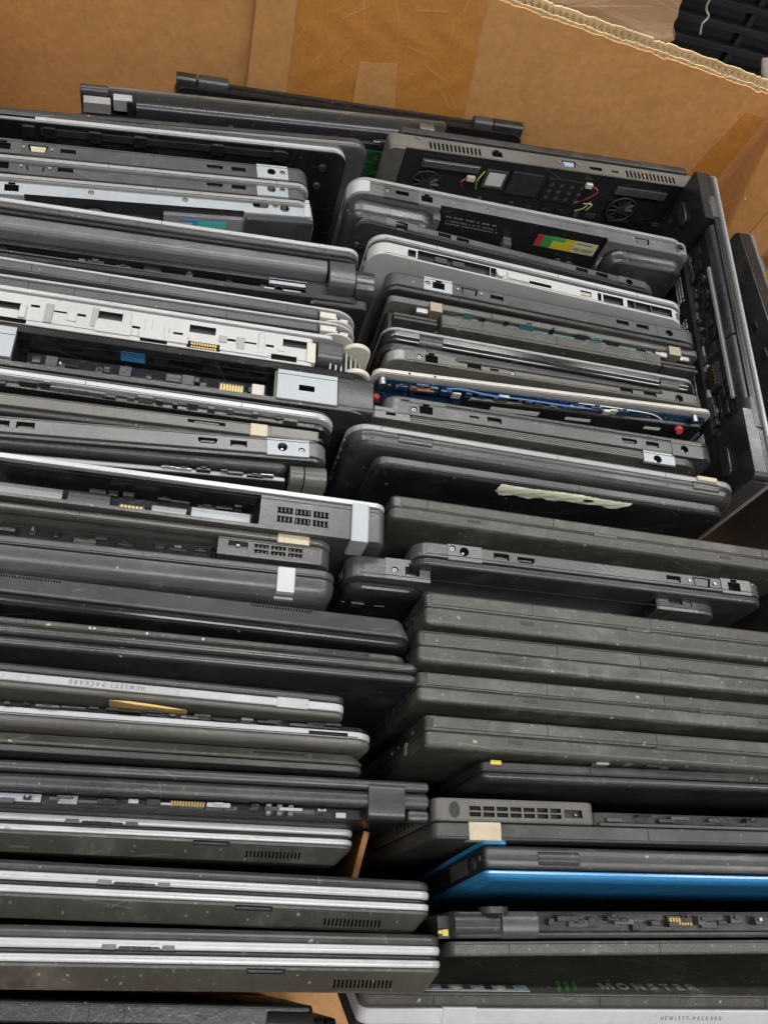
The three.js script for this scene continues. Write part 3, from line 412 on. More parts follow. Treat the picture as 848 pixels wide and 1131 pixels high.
L.contacts(229, 0.72, 0.92, -3.5, 10, 24 * mm); L.hinge(352, 379, 0.12, 0.8, M.grey, 1.5 * mm, 20 * mm); L.block('bay_lip', 110, 150, -2.2, -1.2, 0.6, 0.9, M.white); L.block('bay_lip', 158, 212, -2.3, -0.9, 0.66, 0.9, M.white); L.block('bay_lip', 246, 300, -2.2, -1.4, 0.7, 0.92, M.white); for (const u of [32, 60, 84, 108, 142, 168, 188, 248, 268, 290, 312]) L.block('bay_clip', u - rr(2, 5), u + rr(2, 6), -3, rr(-2, -0.6), rr(0.2, 0.6), rr(0.64, 0.9), rnd() < 0.6 ? M.white : M.pewter, 0.3 * mm);
for (let k = 0; k < 7; k++) L.block('corner_rib', [L.x1 - 38 * mm + k * 5 * mm], [L.x1 - 36.6 * mm + k * 5 * mm], -40, -4 - k * k * 0.55, 0.2, 0.95, M.white, 0.3 * mm); L.slab('corner_shell', 0.1, 0.24, M.ivory, { x0: 381, b: 0.8 * mm, r: 26 * mm }); L.slab('corner_shell', 0.86, 1, M.ivory, { x0: 381, b: 0.8 * mm, r: 26 * mm, dy: 1 * mm }); L.block('clip', 340, 350, -8, -1, 0.3, 0.9, M.ivory);

lap({ label: 'black laptop with deep battery bay between a socket block and a pale block', l: [22, 357, 308, 399], uR: 413, n: [220, 431], y: 0.004, r: 20 * mm });
L.slab('lid', 0, 0.2, M.gloss, { b: 1.2 * mm, dy: 0.5 * mm }); L.slab('base', 0.2, 1, M.coal, { dy: 2 * mm, bays: [{ x0: 22, x1: 305, za: -0.02, zb: 0.86, dy: 0.03 }], b: 1 * mm, ports: [['usb', 340, 0.5], ['screw', 357, 0.6]], plates: [{ x0: 308, x1: 373, za: 0, zb: 0.9, up: 2.2, h: 8, mat: M.plate }, { x0: -15, x1: 21, za: -0.1, zb: 0.8, up: 2.2, h: 12, mat: M.plate }] });
L.hinge(374, 413, 0.1, 0.98, M.coal, -1 * mm, 26 * mm, { rr: 5 * mm }); L.block('bay_floor', 30, 300, -32, -24, 0.25, 0.8, M.tube); L.bits(30, 300, 0.3, 0.8, -24, 13, [M.coal, M.black, M.tube, M.steel, M.grey]); L.contacts(260, 0.45, 0.7, -16, 8, 22 * mm); L.block('chip', 282, 296, -20, -12, 0.45, 0.85, M.ivory); L.block('label', 135, 162, -18, -6, 0.21, 0.24, M.blue); L.block('chrome_strip', 180, 280, -22, -19, 0.75, 0.86, M.chrome); for (const u of [64, 144, 212]) L.block('clip', u - 7, u + 7, -14, -3, 0.62, 0.86, M.black);

lap({ label: 'black laptop with broad silver stripe and rounded corner near the tan tab', l: [0, 404, 352, 454], uR: 371, n: [220, 452], y: 0.002, r: 17 * mm });
L.slab('lid', 0, 0.14, M.coal, { b: 1 * mm }); L.slab('rim', 0.14, 0.55, M.silver, { b: 0.8 * mm }); L.slab('bezel', 0.56, 0.98, M.black, { dy: 6 * mm }); L.bits(0, 330, 0.6, 1.0, -6, 18, [M.coal, M.grey, M.black, M.mid]); L.dots([[357, 26]], 0.98, 6 * mm, M.coal);

lap({ label: 'beige grey laptop edge with card slot and tan tab', l: [0, 433, 298, 470], uR: 353, n: [220, 481], y: -0.002, r: 8 * mm });
L.slab('base', 0, 0.62, M.umber, { b: 0.8 * mm, ports: [['slot', 229, 0.45, [0.03, 3.4 * mm]]] }); L.block('card_blank', [L.lx(215)], [L.lx(243)], -3, -0.4, 0.23, 0.34, M.grey); L.block('tab', 277, 296, -10, 0.8, 0.02, 0.66, M.tan); L.slab('lid', 0.64, 1, M.coal, { prof: (a, b) => PR.round(a, b, 1), dy: 0.5 * mm }); L.block('end_cap', 299, 352, -14, 0.4, 0.05, 0.55, M.umber);

lap({ label: 'grey laptop edge with silver jack plate, next to the beige one', l: [0, 459, 295, 484], uR: 362, n: [220, 497], y: -0.002, r: 14 * mm });
L.slab('base', 0, 0.86, M.mid, { b: 1 * mm, ports: [['usb', 2, 0.5], ['usb', 30, 0.5], ['hdmi', 230, 0.5], ['usb', 264, 0.55], ['jack', 312, 0.55], ['screw', 333, 0.7]], plates: [{ x0: 295, x1: 341, up: 0.7, zb: 1.12, mat: M.plate }] }); L.slab('lid', 0.88, 1.12, M.coal, { dy: 1 * mm });

lap({ label: 'dark round-backed laptop with split grey barrel hinge', l: [0, 479, 320, 509], uR: 362, n: [220, 520], y: -0.006, r: 6 * mm });
L.slab('base', 0, 0.62, M.coal, { prof: (a, b) => PR.round(a, b, 1), x1: 318 }); L.slab('lid', 0.64, 1, M.black, { dy: 7 * mm, x1: 318 }); L.block('chrome_strip', 0, 316, -7.5, -5.6, 0.8, 0.98, M.pewter); L.hinge(321, 336, 0.05, 1.1, M.umber, 0, 24 * mm); L.hinge(337, 361, 0.05, 1.15, M.umber, 0.4 * mm, 26 * mm); L.bits(180, 310, 0.75, 1.0, -5.6, 7);

// ---------------------------------------------------------------- the left-hand row, middle
lap({ label: 'laptop with bright chrome edge, gold battery contacts and vented end block', l: [0, 499, 390, 552], uR: 427, n: [220, 574], y: 0.006, r: 10 * mm });
L.slab('rim', 0, 0.13, M.silver, { b: 0.8 * mm }); L.slab('base', 0.13, 1, M.grey, { dy: 1.5 * mm, bays: [{ x0: -200, x1: 290, za: 0.05, zb: 0.9, dy: 0.036 }], vents: [[307, 366, 3, 2, 0.28, 0.8, 0.86]], r: 8 * mm }); for (const r of [0.42, 0.66]) for (let k = 0; k < 18; k++) L.block('grille_bar', [L.lx(308) + k * 3.1 * mm], [L.lx(308) + k * 3.1 * mm + 1.2 * mm], -6, -2.2, r - 0.06, r + 0.1, M.coal, 0.2 * mm);
L.block('clip_tab', 389, 408, -26, 1.2, 0.1, 1.06, M.plate, 0.8 * mm); L.block('bay_floor', 0, 286, -40, -27, 0.3, 0.8, M.tube); L.contacts(150, 0.55, 0.8, -20, 6, 20 * mm); L.block('foil_shield', 172, 211, -27, -20, 0.5, 0.85, M.pewter); L.block('foil_shield', 216, 282, -27, -18, 0.45, 0.85, M.plate); L.block('bay_plate', 78, 126, -27, -19, 0.4, 0.84, M.coal); L.block('foil_shield', 0, 72, -27, -21, 0.4, 0.85, M.pewter); L.block('label', 20, 40, -22, -16, 0.84, 0.86, M.blue); L.bits(90, 285, 0.2, 0.45, -24, 8, [M.black, M.coal]);
{ const t = print(55 * mm, 6 * mm, 2).translate(L.lx(72), L.D - 12 * mm, 0.165 * L.T); L.add('printed_text', t, M.ink); }

lap({ label: 'laptop with power socket and two-row vent block, tan tab on its edge', l: [0, 553, 306, 590], uR: 367, n: [300, 618], y: -0.002, r: 12 * mm });
L.slab('lid', 0, 0.26, M.umber, { b: 1.4 * mm }); L.block('tab', 307, 342, -10, 0.8, -0.02, 0.32, M.tan); L.slab('base', 0.28, 1, M.grey, { dy: 1 * mm, bays: [{ x0: -200, x1: 243, za: -0.02, zb: 1, dy: 0.03 }], vents: [[281, 337, 3, 2, 0.2, 0.78, 0.86]], ports: [['slot', 265, 0.4, [0.015, 6 * mm]]] }); for (const r of [0.5, 0.72]) for (let k = 0; k < 16; k++) L.block('grille_bar', [L.lx(282) + k * 3.1 * mm], [L.lx(282) + k * 3.1 * mm + 1.2 * mm], -6, -2.2, r - 0.06, r + 0.1, M.coal, 0.2 * mm); L.block('power_pin', 263, 267, -6, -2, 0.52, 0.6, M.silver); L.block('bay_floor', 0, 238, -32, -22, 0.3, 0.9, M.black); L.bits(0, 240, 0.35, 0.9, -22, 9, [M.black, M.coal]); { const t = print(55 * mm, 6 * mm, 2).translate(L.lx(70), L.D - 9 * mm, 0.283 * L.T); L.add('printed_text', t, M.ink); }

lap({ label: 'grey rounded laptop edge with shiny silver clip', l: [0, 590, 362, 630], uR: 372, n: [300, 658], y: 0.0, r: 14 * mm });
L.slab('lid', 0, 0.26, M.grey, { b: 1.4 * mm }); L.slab('base', 0.28, 1, M.grey, { prof: (a, b) => PR.near(a, b, 12 * mm, 0.25), dy: 0.4 * mm }); L.block('clip_tab', 307, 327, -20, 1.2, 0.06, 0.86, M.silver, 0.8 * mm); L.block('clip_foot', 306, 327, -14, -6, 0.86, 0.98, M.pewter, 0.6 * mm);

lap({ label: 'thick charcoal laptop with sloping edge and rows of fine vents', l: [0, 629, 433, 681], uR: 455, n: [230, 692], y: -0.002, r: 12 * mm });
L.slab('base', 0, 0.66, M.grey, { prof: (a, b) => PR.lip(a, a + (b - a), 5 * mm), b: 1 * mm, vents: [[0, 68, 22, 1, 0.06, 0.24, 0.5, 9 * mm], [278, 346, 22, 1, 0.06, 0.24, 0.5, 9 * mm]] }); L.slab('lid', 0.69, 1, M.gloss, { prof: (a, b) => PR.near(a, b, 4 * mm, 0.3), dy: 0.8 * mm });

lap({ label: 'black laptop with two rounded ridges along its edge', l: [0, 679, 430, 722], uR: 463, n: [230, 734], y: -0.002, r: 7 * mm });
L.slab('bottom_cover', 0, 0.24, M.olive, { dy: 2 * mm, in: 9 * mm, r: 12 * mm }); L.slab('base', 0.24, 0.62, M.coal, { prof: (a, b) => PR.round(a, b, 0.9) }); L.slab('lid', 0.64, 1, M.coal, { prof: (a, b) => PR.round(a, b, 0.9) }); for (const u of [100, 105, 163, 225]) L.block('screw_head', u - 2, u + 2, -3, -1.2, 0.06, 0.18, M.steel); L.block('latch', 352, 408, -3, -1, 0.08, 0.14, M.black);

lap({ label: 'laptop with silver lettered spine lying upside down and end hinge cap', l: [0, 730, 372, 767], uR: 382, n: [230, 780], y: -0.003, r: 8 * mm });
L.slab('base', 0, 0.36, M.coal, { prof: (a, b) => PR.far(a, b, 3 * mm) }); L.slab('spine', 0.37, 0.72, M.silver, { b: 1 * mm, plainTop: 1 }); L.slab('lid', 0.74, 1, M.umber, { dy: 1 * mm, prof: (a, b) => PR.near(a, b, 3 * mm) }); L.block('hinge_cap', 307, 342, -8, 0.5, 0.34, 0.76, M.silver);
{ const t = letters('HEWLETT-PACKARD', 2.9 * mm, 1.3 * mm); t.rotateX(-Math.PI / 2).rotateY(Math.PI).translate(L.lx(120), L.D - 0.02 * mm, 0.545 * L.T); L.add('lettering', t, M.ink); }

lap({ label: 'silver-edged laptop with notched latches and a card slot, beside the yellow foam', l: [0, 772, 400, 802], uR: 413, n: [230, 816], y: -0.004, r: 16 * mm });
L.slab('bezel', 0, 0.25, M.gloss, { dy: 4 * mm }); L.slab('rim', 0.26, 0.56, M.silver, { b: 0.8 * mm, ports: [['slot', 363, 0.55, [0.028, 2.2 * mm]]] }); L.slab('base', 0.58, 1, M.umber, { prof: (a, b) => PR.near(a, b, 6 * mm, 0.3), dy: 0.5 * mm }); L.bits(0, 380, 0.02, 0.26, -3, 18, [M.coal, M.grey, M.black, M.mid]);
{ const f = tag(mesh('foam_strip', new THREE.ExtrudeGeometry(new THREE.Shape([[-0.026, 0.0004], [-0.012, 0.0009], [0.004, 0.0005], [0.026, -0.0004], [0.012, -0.0006], [-0.008, -0.0004]].map(([x, y]) => new THREE.Vector2(x, y))), { depth: 0.02, bevelEnabled: true, bevelSize: 0.0004, bevelThickness: 0.0006, bevelSegments: 2 }).rotateX(-Math.PI / 2), M.foam, scene), 'thin yellow foam strip tucked beside the notched silver laptop', 'foam'); const p = P(164, 778, -0.004); f.position.set(p.x, -0.0262, p.z); f.rotation.y = -0.06; }

lap({ label: 'flat charcoal laptop with one row of fine vents, beside the barrel hinge laptop', l: [0, 806, 389, 832], uR: 402, n: [230, 843], y: -0.006, r: 10 * mm });
L.slab('base', 0, 0.62, M.olive, { prof: (a, b) => PR.lip(a, b, 5 * mm), vents: [[280, 338, 24, 1, 0.2, 0.5, 0.5, 8 * mm]] }); L.slab('lid', 0.64, 1, M.grey, { dy: 0.5 * mm });

lap({ label: 'black laptop with barrel hinge block and open connector bay', l: [0, 838, 472, 864], uR: 474, n: [230, 897], y: 0.002, r: 4 * mm });
L.slab('lid', 0, 0.27, M.coal, { prof: (a, b) => PR.round(a, b, 0.7), r: 2 * mm }); L.slab('base', 0.29, 0.7, M.coal, { prof: (a, b) => PR.round(a, b, 0.6), dy: 0.5 * mm, r: 2 * mm }); L.slab('base_edge', 0.7, 1, M.black, { dy: 9 * mm, x1: 406 }); L.slab('end_barrel', 0.71, 1, M.coal, { x0: 450, prof: (a, b) => PR.round(a, b, 0.5), h: 0.016, r: 2 * mm, dy: 1.5 * mm }); L.hinge(407, 447, 0.08, 1.0, M.coal, 0.9 * mm, 14 * mm, { rr: 4 * mm });
L.bits(0, 395, 0.72, 1.0, -8.5, 18, [M.coal, M.black, M.steel, M.grey]); L.block('foil_shield', 0, 52, -8.6, -7, 0.72, 0.92, M.chrome); L.block('foil_shield', 70, 92, -8.6, -7.2, 0.72, 0.92, M.pewter); L.contacts(212, 0.72, 0.84, -6, 12, 24 * mm); for (const u of [300, 312, 324]) L.block('pillar', u - 3, u + 3, -9, -3, 0.72, 0.98, M.mid);

// ---------------------------------------------------------------- three alike laptops, front edges up
const fronts = [
  ['silver-striped laptop with narrow front grille, touching the barrel hinge laptop', [0, 886, 384, 906], 391, [230, 948], 115, 237, [275, 336], -0.02, 0.34],
  ['silver-striped laptop with front grille, between two like it', [0, 948, 436, 971], 476, [230, 1022], 151, 284, [361, 424], -0.006, 0.345],
  ['silver-striped laptop with front grille and a chipped card slot frame', [0, 1020, 440, 1031], 488, [230, 1096], 156, 297, [371, 436], 0.0, 0.345]];
fronts.forEach(([label, l, uR, n, latch, slot, gr, y, W], i) => {
  lap({ label, l, uR, n, y, W, r: 9 * mm });
  L.slab('lid', 0, 0.2, M.coal, { prof: (a, b) => PR.far(a, b, 3.5 * mm, 0.25) }); L.slab('lid_rim', 0.2, 0.36, M.silver, { prof: (a, b) => PR.round(a, b, 0.45), in: -0.4 * mm });
  L.slab('base_rim', 0.44, 0.575, M.silver, { prof: (a, b) => PR.round(a, b, 0.45), in: -0.4 * mm }); L.slab('gasket', 0.35, 0.45, M.black, { dy: 2 * mm, in: 1 * mm });
  L.slab('base', 0.575, 1, M.olive, { prof: (a, b) => PR.slant(a, b, 9 * mm), vents: [[gr[0], gr[1], 15, 1, 0.42, 0.86, 0.5, 14 * mm]], ports: [['slot', slot, 0.2, [0.024, 3 * mm]]] });
  L.block('card_blank', slot - 20, slot + 18, -5, -1.6, 0.63, 0.69, M.coal); if (i === 2) for (const z of [0.72, 0.83]) L.block('slot_frame', slot - 26, slot + 26, -9, -2.5 - (z - 0.6) * 20, z, z + 0.05, M.mid, 0.4 * mm);
  L.block('latch', latch - 40, latch - 24, -3, 0.4, 0.28, 0.37, M.mid); L.block('latch_slider', latch - 22, latch + 24, -4, 0, 0.3, 0.38, M.coal); L.block('latch', latch + 26, latch + 40, -3, 0.4, 0.28, 0.37, M.mid); for (let k = 0; k < 14; k++) L.block('latch_rib', [L.lx(latch - 20) + k * 1.3 * mm], [L.lx(latch - 20) + k * 1.3 * mm + 0.7 * mm], -2, 0.5, 0.305, 0.375, M.black, 0.1 * mm);
});
lap({ label: 'black laptop with blunt hinge end, beyond the chipped card slot one', l: [0, 1103, 300, 1110], uR: 346, T: 0.032, y: -0.045, r: 5 * mm });
L.slab('lid', 0, 0.4, M.black, {}); L.slab('base', 0.42, 1, M.black, {}); L.hinge(296, 346, 0, 0.9, M.black, 3 * mm, 24 * mm);

// ---------------------------------------------------------------- the right-hand row, from the wall
lap({ label: 'brown-grey laptop with vents at both ends and opened underside', l: [433, 141, 762, 190], uL: 428, uR: 766, n: [610, 188], y: 0.0, r: 6 * mm });
L.slab('lid', -0.1, 0.22, M.coal, { x0: 441, x1: 758, b: 1.5 * mm, dy: -2 * mm }); L.slab('base', 0.24, 1, M.umber, { b: 1 * mm, ports: [['screw', 459, 0.25], ['rj45', 546, 0.45], ['vga', 625, 0.42, M.vgablue], ['hdmi', 654, 0.5], ['usbc', 675, 0.5], ['screw', 757, 0.6]], vents: [[471, 529, 13, 1, 0.2, 0.85, 0.5], [686, 741, 13, 1, 0.2, 0.85, 0.5]], bays: [{ x0: 445, x1: 752, za: 0.9, zb: 1, dy: 0.14 }] });
L.block('heat_sink', 466, 530, -18, -9, 0.95, 1.05, M.grey); L.block('heat_sink', 680, 735, -20, -10, 0.95, 1.05, M.grey); for (let k = 0; k < 5; k++) L.block('fin', 468, 528, -10 - k * 1.7, -9.2 - k * 1.7, 1.05, 1.09, M.steel, 0.1 * mm);
for (const u of [478, 698]) { const f = L.add('fan', new THREE.TorusGeometry(17 * mm, 1.2 * mm, 8, 28).translate(L.lx(u), L.D - 42 * mm, L.T * 0.98), M.pit); for (let k = 0; k < 11; k++) { const g = bx(4 * mm, 15 * mm, -0.6 * mm, 0.6 * mm, -2 * mm, 2 * mm); g.rotateX(0.6); g.rotateZ(k * 0.571); L.add('fan_blade', g.translate(L.lx(u), L.D - 42 * mm, L.T * 0.95), M.pit, f); } L.add('fan_hub', new THREE.CylinderGeometry(5 * mm, 5 * mm, 5 * mm, 14).rotateX(Math.PI / 2).translate(L.lx(u), L.D - 42 * mm, L.T * 0.97), M.pit, f); }
{ const c = L.block('wireless_card', 538, 562, -36, -12, 0.92, 1.0, M.grey); L.block('card_label', 541, 559, -32, -15, 1.0, 1.02, M.pale, 0.1 * mm, c); L.block('card_bracket', 566, 600, -40, -10, 0.92, 1.02, M.coal); L.block('drive_cage', 606, 654, -44, -12, 0.9, 0.99, M.black); for (let r = 0; r < 3; r++) for (let k = 0; k < 4; k++) L.add('cage_hole', new THREE.CylinderGeometry(2.6 * mm, 2.6 * mm, 0.6 * mm, 12).rotateX(Math.PI / 2).translate(L.lx(612 + k * 11), L.D - (20 + r * 9) * mm, L.T * 0.992), M.rubber); }
function wire(L, pts, r, mat) { L.add('wire', new THREE.TubeGeometry(new THREE.CatmullRomCurve3(pts.map(([u, dy, z]) => new THREE.Vector3(L.lx(u), L.D - dy * mm, z * L.T))), 16, r, 5), mat); }
wire(L, [[650, 12, 1.02], [660, 16, 1.15], [656, 28, 1.1], [644, 40, 1.05]], 0.8 * mm, M.red); wire(L, [[648, 14, 1.02], [657, 20, 1.1], [650, 33, 1.1], [640, 46, 1.05]], 0.7 * mm, M.black); wire(L, [[655, 40, 1.0], [662, 36, 1.15], [660, 46, 1.1]], 0.8 * mm, M.ivory); wire(L, [[662, 36, 1.0], [656, 44, 1.1], [650, 52, 1.0]], 0.7 * mm, M.yellow); wire(L, [[536, 14, 1.0], [530, 24, 1.15], [534, 40, 1.0]], 0.7 * mm, M.yellow); wire(L, [[520, 26, 1.0], [514, 30, 1.1], [518, 38, 1.0]], 0.8 * mm, M.red); L.block('plug', 519, 528, -28, -22, 0.98, 1.12, M.ivory); L.block('plug', 646, 653, -16, -10, 0.98, 1.12, M.ivory); L.bits(450, 750, 0.9, 1.05, -58, 16, [M.coal, M.black, M.grey, M.black]);

lap({ label: 'silver-cornered laptop with colourful sticker in its battery bay', l: [424, 199, 757, 266], uL: 386, uR: 759, n: [700, 272], y: 0.002, r: 20 * mm });
L.slab('lid', 0, 0.2, M.pewter, { b: 1.2 * mm }); L.slab('base', 0.22, 1, M.mid, { b: 1.2 * mm, ports: [['usb', 444, 0.5], ['screw', 428, 0.45], ['rj45', 471, 0.5], ['screw', 538, 0.5], ['vga', 707, 0.5, M.mid], ['jack', 748, 0.55]], plates: [{ x0: 424, x1: 462, up: 0.4, mat: M.grey }], bays: [{ x0: 486, x1: 668, za: 0.8, zb: 1, dy: 0.07 }] });
L.slab('corner_cap', 0.2, 0.9, M.silver, { x0: 386, x1: 423, b: 1.5 * mm, dy: -0.4 * mm, h: 0.06 }); L.slab('corner_cap', 0.2, 0.9, M.pewter, { x0: 741, b: 1.5 * mm, dy: -0.4 * mm, h: 0.06, ports: [['jack', 748, 0.5]] });
L.slab('bottom_cover', 1, 1.9, M.coal, { x1: 484, dy: 7 * mm, r: 16 * mm, prof: (a, b) => PR.near(a, b, 7 * mm, 0.2) }); L.slab('bottom_cover', 1, 1.7, M.coal, { x0: 672, in: 3 * mm, dy: 7 * mm, r: 16 * mm, prof: (a, b) => PR.near(a, b, 7 * mm, 0.2) });
{ const tex = canvasTex(256, (x, n) => { x.fillStyle = '#b3ad8a'; x.fillRect(0, 0, n, n); [['#9c3430', 0, 0.1], ['#37793f', 0.1, 0.26], ['#b5a42e', 0.26, 0.62]].forEach(([c, a, b]) => { x.fillStyle = c; x.fillRect(a * n, 0, (b - a) * n, n); }); x.fillStyle = '#2e8f54'; x.fillRect(0.18 * n, 0, 0.28 * n, 0.32 * n); x.fillStyle = '#2b2b2b'; for (let i = 0; i < 9; i++) x.fillRect((0.65 + i * 0.03) * n, 0.14 * n, n * 0.02, 0.1 * n); for (let i = 0; i < 26; i++) x.fillRect((0.64 + i * 0.0125) * n, 0.55 * n, n * (0.003 + 0.005 * rnd()), 0.22 * n); for (let i = 0; i < 12; i++) x.fillRect((0.66 + i * 0.022) * n, 0.84 * n, n * 0.014, 0.06 * n); }, true, 1);
  const q = (geo, x0, x1, y0, y1) => { const p = geo.attributes.position, uv = new Float32Array(p.count * 2); for (let i = 0; i < p.count; i++) { uv[2 * i] = (p.getX(i) - x0) / (x1 - x0); uv[2 * i + 1] = (p.getY(i) - y0) / (y1 - y0); } geo.setAttribute('uv', new THREE.BufferAttribute(uv, 2)); geo.userData.keepUV = true; return geo; };
  const xa = L.lx(598), xb = L.lx(664), ya = L.D - 28 * mm, yb = L.D - 12 * mm; L.add('licence_sticker', q(bx(xa, xb, ya, yb, L.T * 0.845, L.T * 0.86), xa, xb, ya, yb), new THREE.MeshPhysicalMaterial({ map: tex, roughness: 0.45 }));
  const t = print(52 * mm, 5 * mm, 1).translate(L.lx(522), L.D - 13 * mm, L.T * 0.836); L.add('printed_text', t, M.ink); L.add('printed_text', print(56 * mm, 8 * mm, 2).translate(L.lx(526), L.D - 20 * mm, L.T * 0.836), M.ink); }
L.block('bay_clip', 480, 488, -26, -8, 0.85, 1.35, M.mid); L.block('bay_clip', 563, 572, -34, -24, 0.85, 1.3, M.mid); L.bits(490, 660, 0.9, 1.2, -46, 8, [M.coal, M.black]); wire(L, [[672, 24, 1.0], [668, 30, 1.3], [674, 44, 1.2]], 2.2 * mm, M.umber);
L.side(7);

lap({ label: 'grey laptop with network socket sunk between the stickered one and the white-framed one', l: [427, 241, 715, 313], uL: 396, uR: 724, n: [610, 296], y: -0.008, r: 14 * mm });
L.slab('base', 0, 0.8, M.grey, { b: 1.2 * mm, ports: [['rj45', 444, 0.5], ['usb', 491, 0.5], ['usb', 511, 0.5], ['usb', 642, 0.55], ['usb', 664, 0.55], ['jack', 694, 0.6]], plates: [{ x0: 427, x1: 461, mat: M.mid }, { x0: 682, x1: 712, mat: M.grey }] }); L.slab('lid', 0.82, 1, M.coal, { dy: 1 * mm }); L.bits(400, 440, 1.0, 1.4, -30, 6, [M.black, M.coal, M.steel]);

lap({ label: 'silver-rimmed laptop with white plastic frame and drive openings', l: [446, 263, 752, 335], uL: 410, uR: 757, n: [610, 322], y: 0.004, r: 18 * mm });
L.slab('rim', 0, 0.25, M.silver, { b: 1 * mm }); L.slab('lid', 0.26, 0.36, M.coal, { dy: 1 * mm, in: 1 * mm }); L.slab('base', 0.37, 1.0, M.white, { dy: 1 * mm, in: 1 * mm, b: 0.8 * mm, pit: M.bay, ports: [['slot', 456, 0.5, [0.008, 9 * mm]], ['slot', 502, 0.5, [0.074, 12 * mm]], ['slot', 545, 0.5, [0.006, 11 * mm]], ['slot', 596, 0.62, [0.024, 4 * mm]], ['slot', 646, 0.5, [0.012, 7 * mm]], ['slot', 661, 0.5, [0.004, 10 * mm]], ['slot', 676, 0.5, [0.022, 10 * mm]], ['slot', 716, 0.5, [0.05, 10 * mm]], ['slot', 748, 0.5, [0.005, 9 * mm]]] });
for (const u of [488, 507]) L.block('module', u - 7, u + 7, -4, -1.6, 0.52, 0.8, M.coal); L.block('tray', 560, 584, -1.5, 0.8, 0.5, 0.85, M.white); L.block('contact_block', 640, 652, -4, -1.5, 0.6, 0.76, M.tan); for (const u of [700, 718]) L.block('divider', u - 1, u + 1, -4, -1.4, 0.5, 0.88, M.coal); L.add('post', new THREE.CylinderGeometry(4 * mm, 4 * mm, 8 * mm, 14).translate(L.lx(552), L.D - 2 * mm, 0.75 * L.T), M.white);
L.side(8);

lap({ label: 'grey laptop with pale network plate and screen socket, beside bare hinge brackets', l: [441, 300, 764, 366], uL: 428, uR: 768, n: [500, 331], y: 0.0, r: 12 * mm });
L.slab('base', 0, 0.74, M.grey, { b: 1.1 * mm, ports: [['rj45', 484, 0.5], ['screw', 472, 0.5], ['vga', 518, 0.5], ['usb', 548, 0.55], ['usb', 686, 0.5], ['usb', 708, 0.5], ['jack', 737, 0.6]], plates: [{ x0: 468, x1: 499, up: 0.5 }, { x0: 724, x1: 752, mat: M.grey, up: 0.4 }] }); L.slab('lid', 0.76, 1, M.coal, { dy: 1 * mm });

lap({ label: 'stripped laptop with bare hinge brackets, teal strip and speckled dark panel', l: [441, 325, 764, 385], uL: 430, uR: 772, n: [610, 385], y: -0.004, r: 6 * mm });
L.slab('base', 0, 0.24, M.umber, { b: 1 * mm, dy: 2 * mm }); L.slab('inner_frame', 0.26, 0.45, M.teal, { dy: 5 * mm, x0: 500, x1: 744 }); L.slab('panel', 0.46, 0.92, M.olive, { x0: 487, x1: 727, dy: 0.5 * mm, b: 1 * mm, r: 2 * mm }); L.slab('back_frame', 0.3, 0.95, M.black, { dy: 14 * mm });
for (const [a, b] of [[474, 488], [736, 749]]) { L.block('hinge_bracket', a, b, -14, 2, 0.12, 0.46, M.brass); L.hinge(a - 14, a - 1, 0.28, 0.52, M.steel, -1 * mm, 7 * mm, { name: 'hinge_barrel' }); } L.block('hinge_barrel', 749, 762, -9, -2, 0.3, 0.5, M.steel, 2 * mm); for (const [a, b, z] of [[436, 484, 0.55], [436, 484, 0.75], [730, 768, 0.55], [730, 768, 0.75]]) L.block('side_rail', a, b, -16, -6 + rr(0, 3), z, z + 0.1, M.coal); L.bits(500, 740, 0.26, 0.4, -4, 10, [M.teal, M.coal, M.black]); wire(L, [[488, 4, 0.4], [500, 3, 0.42], [520, 6, 0.35], [560, 5, 0.3]], 1 * mm, M.black);

lap({ label: 'black laptop with slim silver edge and two square hinge caps', l: [438, 361, 760, 419], uL: 424, uR: 769, n: [610, 414], y: 0.0, r: 14 * mm });
L.slab('rim', 0, 0.14, M.pewter, { b: 0.8 * mm }); L.slab('lid', 0.14, 0.62, M.gloss, { prof: (a, b) => PR.near(a, b, 4 * mm, 0.3) }); L.slab('base', 0.64, 1, M.black, { dy: 3 * mm }); for (const [a, b] of [[463, 489], [727, 748]]) L.hinge(a, b, 0.02, 0.68, M.coal, 1.2 * mm, 18 * mm);

lap({ label: 'mauve-grey laptop with network socket beside the bare circuit board', l: [438, 384, 772, 437], uL: 428, uR: 778, n: [610, 425], y: 0.0, r: 14 * mm });
L.slab('base', 0, 0.9, M.umber, { b: 1 * mm, ports: [['rj45', 476, 0.5], ['screw', 463, 0.5], ['usb', 523, 0.65], ['usbc', 545, 0.65], ['screw', 565, 0.7], ['usb', 690, 0.6], ['usb', 716, 0.6], ['jack', 748, 0.6]], plates: [{ x0: 458, x1: 495, up: 0.4, mat: M.umber }] }); L.slab('lid', 0.1, 0.42, M.coal, { x0: 497, x1: 735, dy: -1.8 * mm, h: 0.02 }); L.slab('corner_cap', 0.05, 0.85, M.pewter, { x0: 429, x1: 457, b: 1.5 * mm, dy: -0.3 * mm, h: 0.05 });

